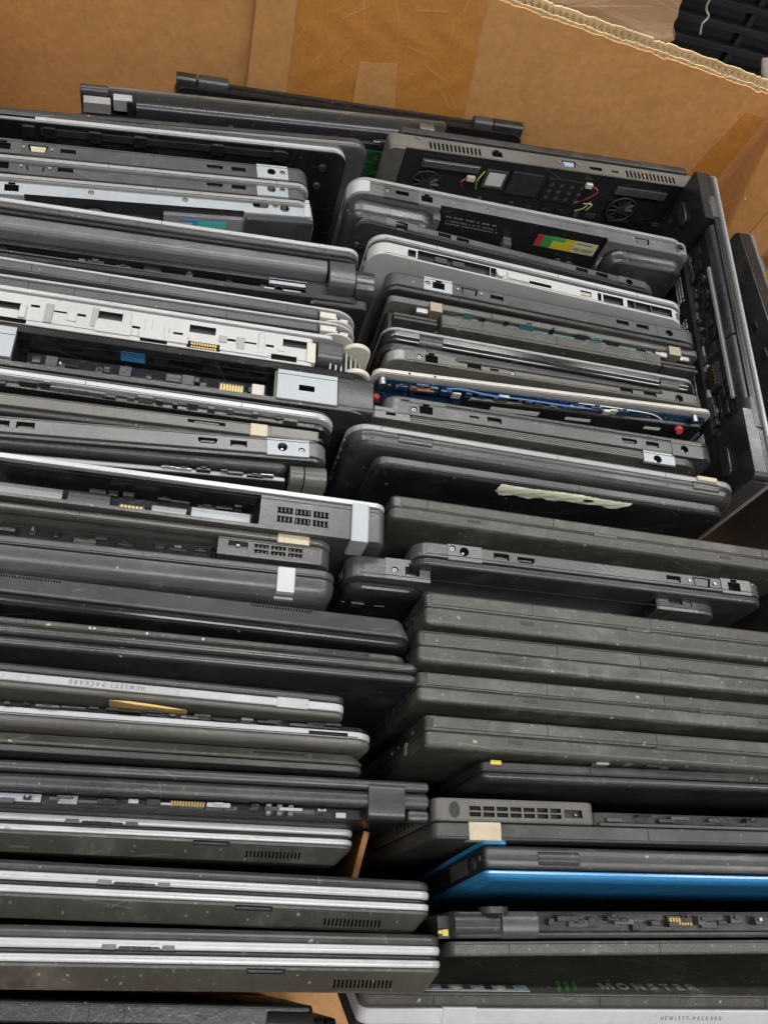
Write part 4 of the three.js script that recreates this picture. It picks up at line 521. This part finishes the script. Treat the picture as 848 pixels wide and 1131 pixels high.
lap({ name: 'opened_laptop', label: 'bare laptop base showing a blue circuit board behind a pale metal strip', l: [418, 406, 782, 452], uL: 413, uR: 786, n: [610, 445], y: 0.004, r: 8 * mm });
L.slab('metal_strip', 0, 0.36, M.tin, { b: 0.8 * mm, ports: [['slot', 452, 0.5, [0.002, 2 * mm]], ['slot', 480, 0.5, [0.002, 2 * mm]]] }); L.slab('circuit_board', 0.42, 0.52, M.pcbBlue, { dy: 5 * mm, in: 3 * mm }); L.slab('bottom_plate', 0.62, 0.98, M.black, { dy: 12 * mm, x0: 520, x1: 780, r: 4 * mm });
L.bits(425, 700, 0.5, 0.95, -12, 22, [M.pcbBlue, M.pcbBlue, M.steel, M.coal, M.coal, M.tin], 0.7); L.block('heat_pipe', 455, 482, -12, -9, 0.55, 0.85, plain('copper', [0.2, 0.09, 0.05], 0.45, 0.6)); L.block('board_label', 548, 602, -24, -18, 0.98, 1.0, M.pale, 0.1 * mm); for (const [a, b] of [[632, 660], [720, 738]]) L.block('board_label', a, b, -24, -20, 0.98, 1.0, M.pale, 0.1 * mm);
wire(L, [[495, 7, 0.6], [510, 2, 0.75], [540, 5, 0.8], [580, 7, 0.7], [640, 8, 0.75], [690, 8, 0.65]], 0.9 * mm, plain('blue wire', [0.06, 0.12, 0.3], 0.4)); wire(L, [[640, 6, 0.5], [690, 6, 0.55], [730, 10, 0.6], [745, 20, 0.9]], 0.7 * mm, M.pale);
L.add('thumb_screw', new THREE.CylinderGeometry(3.6 * mm, 4.2 * mm, 5 * mm, 8).rotateX(1.2).translate(L.lx(755), L.D - 16 * mm, L.T * 1.15), M.red); L.add('thumb_screw', new THREE.CylinderGeometry(2.8 * mm, 3.4 * mm, 5 * mm, 8).translate(L.lx(421), L.D - 22 * mm, L.T * 1.1), M.red); L.add('standoff', new THREE.CylinderGeometry(3 * mm, 3 * mm, 9 * mm, 12).rotateX(Math.PI / 2).translate(L.lx(768), L.D - 6 * mm, L.T * 0.6), M.steel); L.add('standoff', new THREE.CylinderGeometry(3.4 * mm, 3.4 * mm, 10 * mm, 12).rotateX(Math.PI / 2).translate(L.lx(424), L.D - 7 * mm, L.T * 0.6), M.steel);

lap({ label: 'charcoal laptop with network plate and power jack plate, beside the circuit board', l: [428, 435, 782, 490], uL: 424, uR: 787, n: [500, 465], y: -0.002, r: 14 * mm });
L.slab('lid', 0, 0.22, M.coal, { b: 1.2 * mm }); L.slab('base', 0.23, 1, M.grey, { b: 1 * mm, ports: [['rj45', 470, 0.5], ['screw', 457, 0.6], ['usbc', 523, 0.5], ['usb', 545, 0.5], ['hdmi', 693, 0.5], ['usb', 718, 0.5], ['jack', 753, 0.5]], plates: [{ x0: 452, x1: 491, za: -0.2, zb: 1.05, up: 0.6, mat: M.grey }, { x0: 739, x1: 772, za: -0.1, zb: 1.1, up: 0.6, mat: M.grey }] }); L.slab('corner_cap', 0.05, 1.0, M.mid, { x0: 426, x1: 451, b: 2 * mm, dy: -0.3 * mm, h: 0.05 });
L.side(5);

lap({ label: 'low olive laptop edge with two small grey connector plates', l: [413, 452, 770, 508], uL: 386, uR: 772, n: [500, 476], y: -0.004, r: 16 * mm });
L.slab('base', 0, 0.9, M.olive, { b: 1 * mm, ports: [['usbc', 431, 0.4], ['jack', 724, 0.8]], plates: [{ x0: 413, x1: 452, za: -0.3, up: 1.6, h: 5, mat: M.mid }, { x0: 709, x1: 743, za: -0.1, zb: 1.3, up: 1, mat: M.plate }] }); for (const z of [0.15, 0.35, 0.55, 0.75]) L.block('ridge', 454, 706, -1, 0.6, z, z + 0.1, M.umber, 0.2 * mm);

lap({ label: 'scuffed black laptop with silver bezel and two hinge caps, one cracked', l: [404, 467, 800, 532], uL: 386, uR: 816, n: [610, 524], y: 0.004, r: 20 * mm });
L.slab('bezel', 0, 0.27, M.pewter, { b: 1 * mm }); L.slab('lid', 0.28, 1, M.coal, { prof: (a, b) => PR.near(a, b, 13 * mm, 0.1), dy: 0.4 * mm }); L.hinge(440, 478, 0.06, 0.72, M.black, 0.6 * mm, 16 * mm); L.hinge(763, 792, 0.06, 0.7, M.black, 0.6 * mm, 16 * mm); L.block('broken_edge', 768, 790, -3, 2.4, -0.02, 0.2, M.tan, 0.9 * mm); for (const u of [413, 488, 600, 735]) L.add('screw_cover', new THREE.CylinderGeometry(4 * mm, 4 * mm, 1.6 * mm, 16).rotateX(Math.PI / 2 * 0.5).translate(L.lx(u), L.D - 4.6 * mm, L.T * 0.7), M.coal);
L.side(8);

lap({ label: 'black laptop with torn strip of cream masking tape', l: [431, 504, 796, 559], uL: 414, uR: 799, n: [610, 545], y: -0.002, r: 11 * mm });
L.slab('lid', 0, 0.62, M.coal, { b: 1.2 * mm }); L.slab('base', 0.64, 1, M.gloss, { prof: (a, b) => PR.near(a, b, 8 * mm, 0.2) });
{ const a = L.lx(553), b = L.lx(697), n = 60, path = [[0.6, -2.2 * mm], [0.2, -0.6 * mm + L.T * 0.72], [-0.5, L.T * 0.80], [-2, L.T * 0.9], [-4.4, L.T * 0.972], [-8, L.T], [-12, L.T], [-17, L.T]], pos = [], idx = [];
  const top = (s) => 2.1 + 0.25 * Math.sin(s * 9), low = (s) => 5.9 + 0.5 * Math.sin(s * 5 + 1) + 0.25 * Math.sin(s * 31) + (s > 0.94 ? -(s - 0.94) * 30 : 0) + (s < 0.05 ? (s - 0.05) * 22 : 0);
  const at = (q) => { const k = Math.max(0, Math.min(path.length - 2, Math.floor(q))), t = q - k; return [path[k][0] + (path[k + 1][0] - path[k][0]) * t, path[k][1] + (path[k + 1][1] - path[k][1]) * t]; };
  const m = 10; for (let i = 0; i <= n; i++) for (let j = 0; j <= m; j++) { const s = i / n, q = top(s) + (low(s) - top(s)) * j / m + (j % m ? 0 : rr(-0.12, 0.12)), [y, z] = at(q), lift = 0.5 * mm + 0.35 * mm * Math.sin(s * 40 + j) * (j / m); pos.push(a + (b - a) * s - (j / m) * 3 * mm, L.D + y * mm + lift * 0.6, z + lift); }
  for (let i = 0; i < n; i++) for (let j = 0; j < m; j++) { if (i >= 38 && i <= 42 && j >= 4 && j <= 6 && !(i === 38 && j !== 5)) continue; const p = i * (m + 1) + j, q = p + m + 1; idx.push(p, p + 1, q + 1, p, q + 1, q); }
  const g = new THREE.BufferGeometry(); g.setAttribute('position', new THREE.Float32BufferAttribute(pos, 3)); g.setIndex(idx); g.computeVertexNormals(); M.masking = plastic('cream masking tape', [0.46, 0.46, 0.35], 0.5, { haze: 0, dust: 160, dustC: '#6e6c58', patch: 0.3 }); M.masking.side = THREE.DoubleSide; L.add('masking_tape', g, M.masking); }

lap({ label: 'dusty olive-black laptop whose long closed edge runs past the tall side laptop', l: [440, 547, 848, 607], uL: 432, n: [610, 597], y: 0.004, r: 5 * mm });
const dusty = (k = 0.5) => { L.slab('lid', 0, k - 0.02, M.olive, { b: 1.8 * mm }); L.slab('base', k, 1, M.olive, { b: 2 * mm, prof: (a, b) => PR.near(a, b, 4 * mm, 0.6) }); L.slab('gasket', k - 0.06, k + 0.04, M.black, { dy: 1.2 * mm, in: 1 * mm }); L.slab('corner_bumper', 0.03, k - 0.05, M.coal, { x1: [L.x0 + rr(7, 13) * mm], h: 0.09, dy: -0.35 * mm, in: -0.35 * mm, b: 1.6 * mm, r: 5 * mm }); const m = rr(-0.03, 0.06); L.block('latch', [m], [m + 0.022], -3, 0.25, k - 0.1, k + 0.02, M.coal, 0.4 * mm); for (const x of [rr(-0.13, -0.1), rr(0.08, 0.12)]) L.block('rubber_bumper', [x], [x + 0.012], -2, 0.5, k + 0.1, k + 0.22, M.rubber, 0.6 * mm); };
dusty(0.52);
L.side(4);

lap({ label: 'charcoal laptop with jack plate, screen socket and network plate, lying across the stepped one', l: [463, 597, 836, 644], uL: 458, uR: 842, n: [610, 640], y: 0.0, r: 14 * mm });
L.slab('base', 0, 0.62, M.grey, { b: 1.2 * mm, ports: [['jack', 512, 0.45], ['screw', 499, 0.3], ['usb', 553, 0.45], ['hdmi', 580, 0.5], ['usb', 742, 0.5], ['vga', 773, 0.5], ['rj45', 808, 0.5]], plates: [{ x0: 494, x1: 531, zb: 1.12, up: 0.7, mat: M.mid }, { x0: 794, x1: 826, zb: 1.1, up: 0.7, mat: M.mid }] }); L.slab('lid', 0.66, 1, M.coal, { dy: 1 * mm, prof: (a, b) => PR.near(a, b, 3 * mm, 0.5) });

lap({ label: 'laptop with two stepped end blocks and missing battery between them', l: [425, 616, 766, 656], uL: 384, uR: 790, n: [450, 642], y: -0.014, r: 14 * mm });
L.slab('base', 0, 1, M.grey, { b: 1.6 * mm, bays: [{ x0: 475, x1: 722, za: -0.5, zb: 1.0, dy: 0.04 }], ports: [['rj45', 455, 0.5], ['screw', 436, 0.55], ['usb', 743, 0.5], ['screw', 758, 0.6]], plates: [{ x0: 425, x1: 474, up: 0.6, mat: M.mid }, { x0: 724, x1: 766, up: 0.6, mat: M.mid }] }); L.slab('bottom_cover', 1, 1.5, M.black, { dy: 10 * mm, x1: 474, prof: (a, b) => PR.near(a, b, 8 * mm, 0.2) }); L.bits(385, 470, 1.2, 1.6, -40, 7, [M.black, M.coal]);
L.side(5);

// ---------------------------------------------------------------- four alike dusty laptops and the lower right pile
const four = [[471, 653, 848, 698, 474, 690, 'topped by the stepped one'], [463, 695, 848, 736, 463, 731, 'with pale dust patch on its edge'], [463, 741, 848, 778, 466, 775, 'with a worn white line along its seam'], [471, 789, 848, 820, 477, 826, 'beside the thin black one']];
four.forEach(([a, b, c, d, e, f, w], i) => { lap({ label: 'thick dusty olive-black closed laptop ' + w, l: [a, b, c, d], uL: a - 2, n: [e, f], y: [0.0, 0.0, -0.002, 0.0][i], r: 4 * mm }); dusty([0.48, 0.5, 0.52, 0.5][i]); L.side(4, 30, 22); if (i === 2) for (let k = 0; k < 9; k++) L.block('worn_seam', [rr(-0.15, 0.1)], [rr(0.1, 0.16)], -1.6, -0.7, 0.49, 0.495, M.pale, 0.05 * mm); });
lap({ label: 'thin black laptop with lattice of slots on its end and a yellow scrap', l: [544, 841, 848, 855], uL: 531, n: [600, 866], y: -0.010, r: 5 * mm });
L.slab('lid', 0, 0.5, M.coal, { b: 1 * mm }); L.slab('base', 0.52, 1, M.coal, { prof: (a, b) => PR.near(a, b, 5 * mm, 0.3) }); L.bits(650, 840, -0.25, 0.1, -1.5, 8, [M.coal, M.grey, M.pewter]); { const y = L.block('torn_label', 541, 553, -1, 0.6, -0.06, 0.16, M.yellow, 0.3 * mm); y.userData.label = 'torn yellow scrap'; }

lap({ label: 'grey laptop with raised block of fourteen small vents and tan tab', l: [482, 880, 652, 886], uL: 478, n: [600, 929], W: 0.35, y: 0.0, r: 6 * mm });
L.slab('base', 0, 0.58, M.umber, { x1: 655, b: 1.6 * mm, vents: [[516, 619, 7, 2, 0.3, 0.82, 0.82]], ports: [['slot', 631, 0.55, [0.014, 5.5 * mm]]] }); for (const r of [0.22, 0.35]) for (let k = 0; k < 30; k++) L.block('grille_bar', [L.lx(517) + k * 1.72 * mm], [L.lx(517) + k * 1.72 * mm + 0.7 * mm], -6, -2, r - 0.02, r + 0.07, M.coal, 0.1 * mm); L.block('power_pin', 633, 637, -4, -1.5, 0.3, 0.36, M.gold); L.add('badge', new THREE.CylinderGeometry(5 * mm, 5 * mm, 0.5 * mm, 18).scale(0.8, 1, 1.1).translate(L.lx(501), L.D, 0.3 * L.T), M.coal);
L.slab('base_rear', 0.2, 0.58, M.coal, { x0: 655, dy: 7 * mm }); L.slab('lid', 0.6, 1, M.grey, { b: 1.4 * mm, dy: 1 * mm }); L.block('tab', 516, 551, -12, 0, 0.58, 1.02, M.tan); L.bits(670, 840, 0.25, 0.5, -6, 7); L.block('base_lip', 660, 846, -5, -1.4, 0.5, 0.58, M.grey);
for (let k = 0; k < 9; k++) L.add('side_vent', bx(L.x0 - 0.4 * mm, L.x0 + 1 * mm, L.D - (14 + k * 11) * mm, L.D - (8 + k * 11) * mm, 0.12 * L.T, 0.45 * L.T), M.black);

lap({ label: 'black laptop with glossy blue lid', l: [544, 933, 848, 942], uL: 533, n: [600, 973], y: -0.004, r: 4 * mm, lean: -0.07 });
L.slab('base', 0, 0.68, M.coal, { prof: (a, b) => PR.round(a, b, 0.4) }); L.slab('lid', 0.72, 1.0, M.blue, { prof: (a, b) => PR.near(a, b, 10 * mm, 0.1), b: 1 * mm }); L.slab('blue_trim', -0.16, -0.01, M.blue, { x1: 560, b: 0.6 * mm, dy: -0.8 * mm }); L.hinge(592, 638, 0.0, 0.7, M.coal, 0.8 * mm, 18 * mm); for (let k = 0; k < 10; k++) L.add('side_vent', bx(L.x0 - 0.5 * mm, L.x0 + 1 * mm, L.D - (40 + k * 4) * mm, L.D - (38 + k * 4) * mm, 0.15 * L.T, 0.6 * L.T), M.rubber); L.add('side_jack', new THREE.CylinderGeometry(4 * mm, 4 * mm, 1.6 * mm, 16).rotateZ(Math.PI / 2).translate(L.x0, L.D - 22 * mm, 0.4 * L.T), M.rubber); L.add('side_jack', new THREE.CylinderGeometry(2 * mm, 2 * mm, 1.6 * mm, 16).rotateZ(Math.PI / 2).translate(L.x0, L.D - 9 * mm, 0.35 * L.T), M.grey);

lap({ label: 'charcoal laptop with bulging hinge end, gold pins and yellow key', l: [501, 1006, 848, 1007], uL: 497, n: [600, 1056], y: 0.0, r: 5 * mm });
L.slab('base', 0, 0.62, M.coal, { bays: [{ x0: 592, x1: 1200, za: 0.0, zb: 0.8, dy: 0.007 }], b: 2 * mm, x0: 500 }); L.slab('lid', 0.66, 1, M.olive, { b: 1.6 * mm, dy: 1 * mm }); L.hinge(501, 551, 0.0, 0.6, M.coal, 2 * mm, 22 * mm, { rr: 7 * mm }); L.hinge(552, 592, 0.0, 0.62, M.grey, 2.6 * mm, 20 * mm, { rr: 6 * mm }); L.add('hinge_disc', new THREE.CylinderGeometry(10 * mm, 10 * mm, 4 * mm, 24).rotateX(Math.PI / 2).translate(L.lx(546), L.D - 3 * mm, -0.4 * mm), M.coal); L.bits(600, 840, 0.02, 0.5, -7, 15, [M.coal, M.black, M.grey, M.coal]); L.contacts(752, 0.1, 0.3, -3.5, 8, 20 * mm); L.block('yellow_key', 490, 497, -13, -5, 0.4, 0.55, M.yellow); L.block('key_tab', 486, 491, -9, -6, 0.42, 0.5, M.yellow); for (let k = 0; k < 10; k++) L.add('side_vent', bx(L.x0 - 6 * mm, L.x0 + 2 * mm, L.D - (12 + k * 4) * mm, L.D - (10 + k * 4) * mm, 0.1 * L.T, 0.6 * L.T), M.black);

lap({ label: 'laptop with stickered dark lid and silver lettered spine', l: [440, 1096, 848, 1100], uL: 398, n: [600, 1150], y: -0.02, r: 8 * mm, lean: 0.38, W: 0.37 });
L.slab('lid', 0, 0.32, M.olive, { b: 1.6 * mm }); L.slab('spine', 0.36, 0.74, M.silver, { b: 1 * mm, plainTop: 1 }); L.slab('base', 0.76, 1.2, M.coal, { dy: 2 * mm }); L.block('hinge_cap', 490, 528, -8, 0.5, 0.33, 0.76, M.silver); L.add('lettering', letters('HEWLETT-PACKARD', 2.6 * mm, 1.3 * mm).rotateX(-Math.PI / 2).translate(L.lx(765), L.D - 0.02 * mm, 0.56 * L.T), M.ink);
{ // stickers on the lid's far face: white lettering with green claw strokes, and a small picture label
  const word = letters('MONSTER', 9.5 * mm, 4 * mm).rotateY(Math.PI).rotateZ(Math.PI); word.translate(L.lx(728), L.D - 13 * mm, 0); M.fade = plain('worn grey print', [0.16, 0.165, 0.155], 0.6); L.add('sticker_lettering', word, M.fade);
  M.green = plain('green print', [0.03, 0.13, 0.03], 0.6); for (let k = 0; k < 3; k++) { const s = new THREE.Shape(); s.moveTo(-1.5 * mm, 0); s.lineTo(1.5 * mm, 0.4 * mm); s.lineTo(2.4 * mm, 9 * mm); s.lineTo(1 * mm, 22 * mm - k * 3 * mm); s.lineTo(-0.6 * mm, 9 * mm); s.closePath(); L.add('claw_mark', new THREE.ExtrudeGeometry(s, { depth: 0.15 * mm, bevelEnabled: false }).rotateZ(0.4).translate(L.lx(628 + k * 9), L.D - 20 * mm, -0.1 * mm), M.green); }
  const st = L.block('sticker', 470, 586, -11, -2, -0.03, -0.005, M.fade, 0.1 * mm); for (let k = 0; k < 9; k++) L.block('sticker_print', 478 + k * 12, 486 + k * 12, -9 + rr(-1, 1), -4 + rr(-1, 1), -0.05, -0.03, [M.teal, M.black, M.fade, M.coal][k % 4], 0.05 * mm, st);
}

// ---------------------------------------------------------------- laptops standing crosswise along the right wall
lap({ label: 'tall black laptop set crosswise, underside with empty battery bay facing the row', l: [791, 197, 848, 470], uL: 790, W: 0.40, T: 0.025, y: 0.028, r: 8 * mm });
L.slab('lid', 0, 0.2, M.pewter, { b: 1 * mm }); L.slab('lid_inner', 0.21, 0.34, M.black, { dy: 2 * mm }); L.slab('base', 0.36, 1, M.black, { b: 1.2 * mm, r: 6 * mm, bays: [{ x0: [L.x0 + 0.075], x1: [L.x1 - 0.075], za: 0.3, zb: 1, dy: 0.05 }] });
{ const a = L.x0, b = L.x1; L.hinge([a + 0.04], [a + 0.072], 0.18, 0.7, M.grey, 1.5 * mm, 18 * mm); L.hinge([b - 0.09], [b - 0.055], 0.18, 0.7, M.grey, 1.5 * mm, 18 * mm);
  L.hinge([a + 0.08], [b - 0.17], 0.36, 0.72, M.tube, -3 * mm, 12 * mm, { name: 'hinge_tube' }); L.hinge([b - 0.168], [b - 0.08], 0.36, 0.72, M.coal, -3 * mm, 12 * mm, { name: 'hinge_tube' });
  for (const x of [a + 0.035, b - 0.035]) L.add('rubber_foot', loft(x - 0.016, x + 0.016, L.D - 0.042, L.D - 0.028, 0.007, 0.007, PR.flat(L.T, L.T + 0.003, 0.001), 6), M.coal);
  L.block('bay_back', [a + 0.08], [b - 0.08], -50, -14, 0.5, 0.62, M.bay); L.block('bay_sheet', [a + 0.13], [b - 0.1], -20, -16, 0.62, 0.8, M.pewter); L.bits([a + 0.085], [b - 0.085], 0.62, 0.95, -50, 20, [M.coal, M.black, M.grey, M.pewter]); L.bits([a + 0.085], [b - 0.085], 0.6, 0.8, -34, 12, [M.coal, M.black]);
  L.add('battery_connector', bx(0.045, 0.075, L.D - 0.046, L.D - 0.032, 0.62 * L.T, 0.86 * L.T), M.coal); for (let k = 0; k < 6; k++) L.add('contact_pin', bx(0.049 + k * 0.004, 0.051 + k * 0.004, L.D - 0.0435, L.D - 0.035, 0.86 * L.T, 0.9 * L.T), M.gold);
  for (let k = 0; k < 4; k++) L.add('logo_pane', bx(b - 0.085 + (k % 2) * 0.011, b - 0.0755 + (k % 2) * 0.011, L.D - 0.084 + (k >> 1) * 0.011, L.D - 0.0745 + (k >> 1) * 0.011, L.T, L.T + 0.0003), M.pale); L.add('licence_sticker', bx(b - 0.1, b - 0.088, L.D - 0.1, L.D - 0.07, L.T, L.T + 0.0003), M.vgablue);
  for (const [x, dy, str] of [[0.092, 70, 'CE'], [0.05, 68, ''], [-0.01, 66, ''], [-0.08, 64, '']]) L.add('printed_text', (str ? letters(str, 8 * mm, 0.8 * mm) : print(45 * mm, 14 * mm, 3)).translate(x, L.D - dy * mm, L.T), M.pale); for (const [x, y] of [[a + 0.02, 0.06], [b - 0.02, 0.075], [b - 0.07, 0.04]]) L.add('screw', new THREE.CylinderGeometry(3 * mm, 3 * mm, 1 * mm, 12).rotateX(Math.PI / 2).translate(x, L.D - y, L.T), M.coal); L.add('side_edge', bx(b - 0.002, b + 0.0006, 0.002, L.D - 0.008, 0.3 * L.T, L.T - 0.001), M.grey); }
lap({ label: 'grey-edged laptop wedged crosswise between the tall one and the carton side', l: [834, 258, 905, 470], uL: 833, W: 0.36, T: 0.022, y: -0.012, r: 10 * mm });
L.slab('lid', 0, 0.35, M.pewter, { prof: (a, b) => PR.far(a, b, 3 * mm) }); L.slab('base', 0.37, 1, M.coal, { dy: 1 * mm }); L.bits([L.x0 + 0.05], [L.x1 - 0.03], 0.9, 1.15, -22, 8, [M.black, M.coal]);

lap({ label: 'black laptop standing crosswise, darkening the gap at the end of the lettered and dusty ones', pts: [0.592, -0.34, 0.592, 0.03], T: 0.028, y: -0.03, r: 8 * mm });  // keeps the row ends dark where the bright carton side would show
L.slab('lid', 0, 0.35, M.black, {}); L.slab('base', 0.37, 1, M.black, {});
lap({ label: 'added black laptop turned crosswise beside the blunt hinge one, darkening the bare sheet there', pts: [0.134, 0.034, 0.134, 0.21], T: 0.02, y: -0.085, r: 6 * mm });  // added to cover the bare bright board and keep this gap dark
L.slab('lid', 0, 0.4, M.black, {}); L.slab('base', 0.42, 1, M.coal, {});
renderer.render(scene, camera);
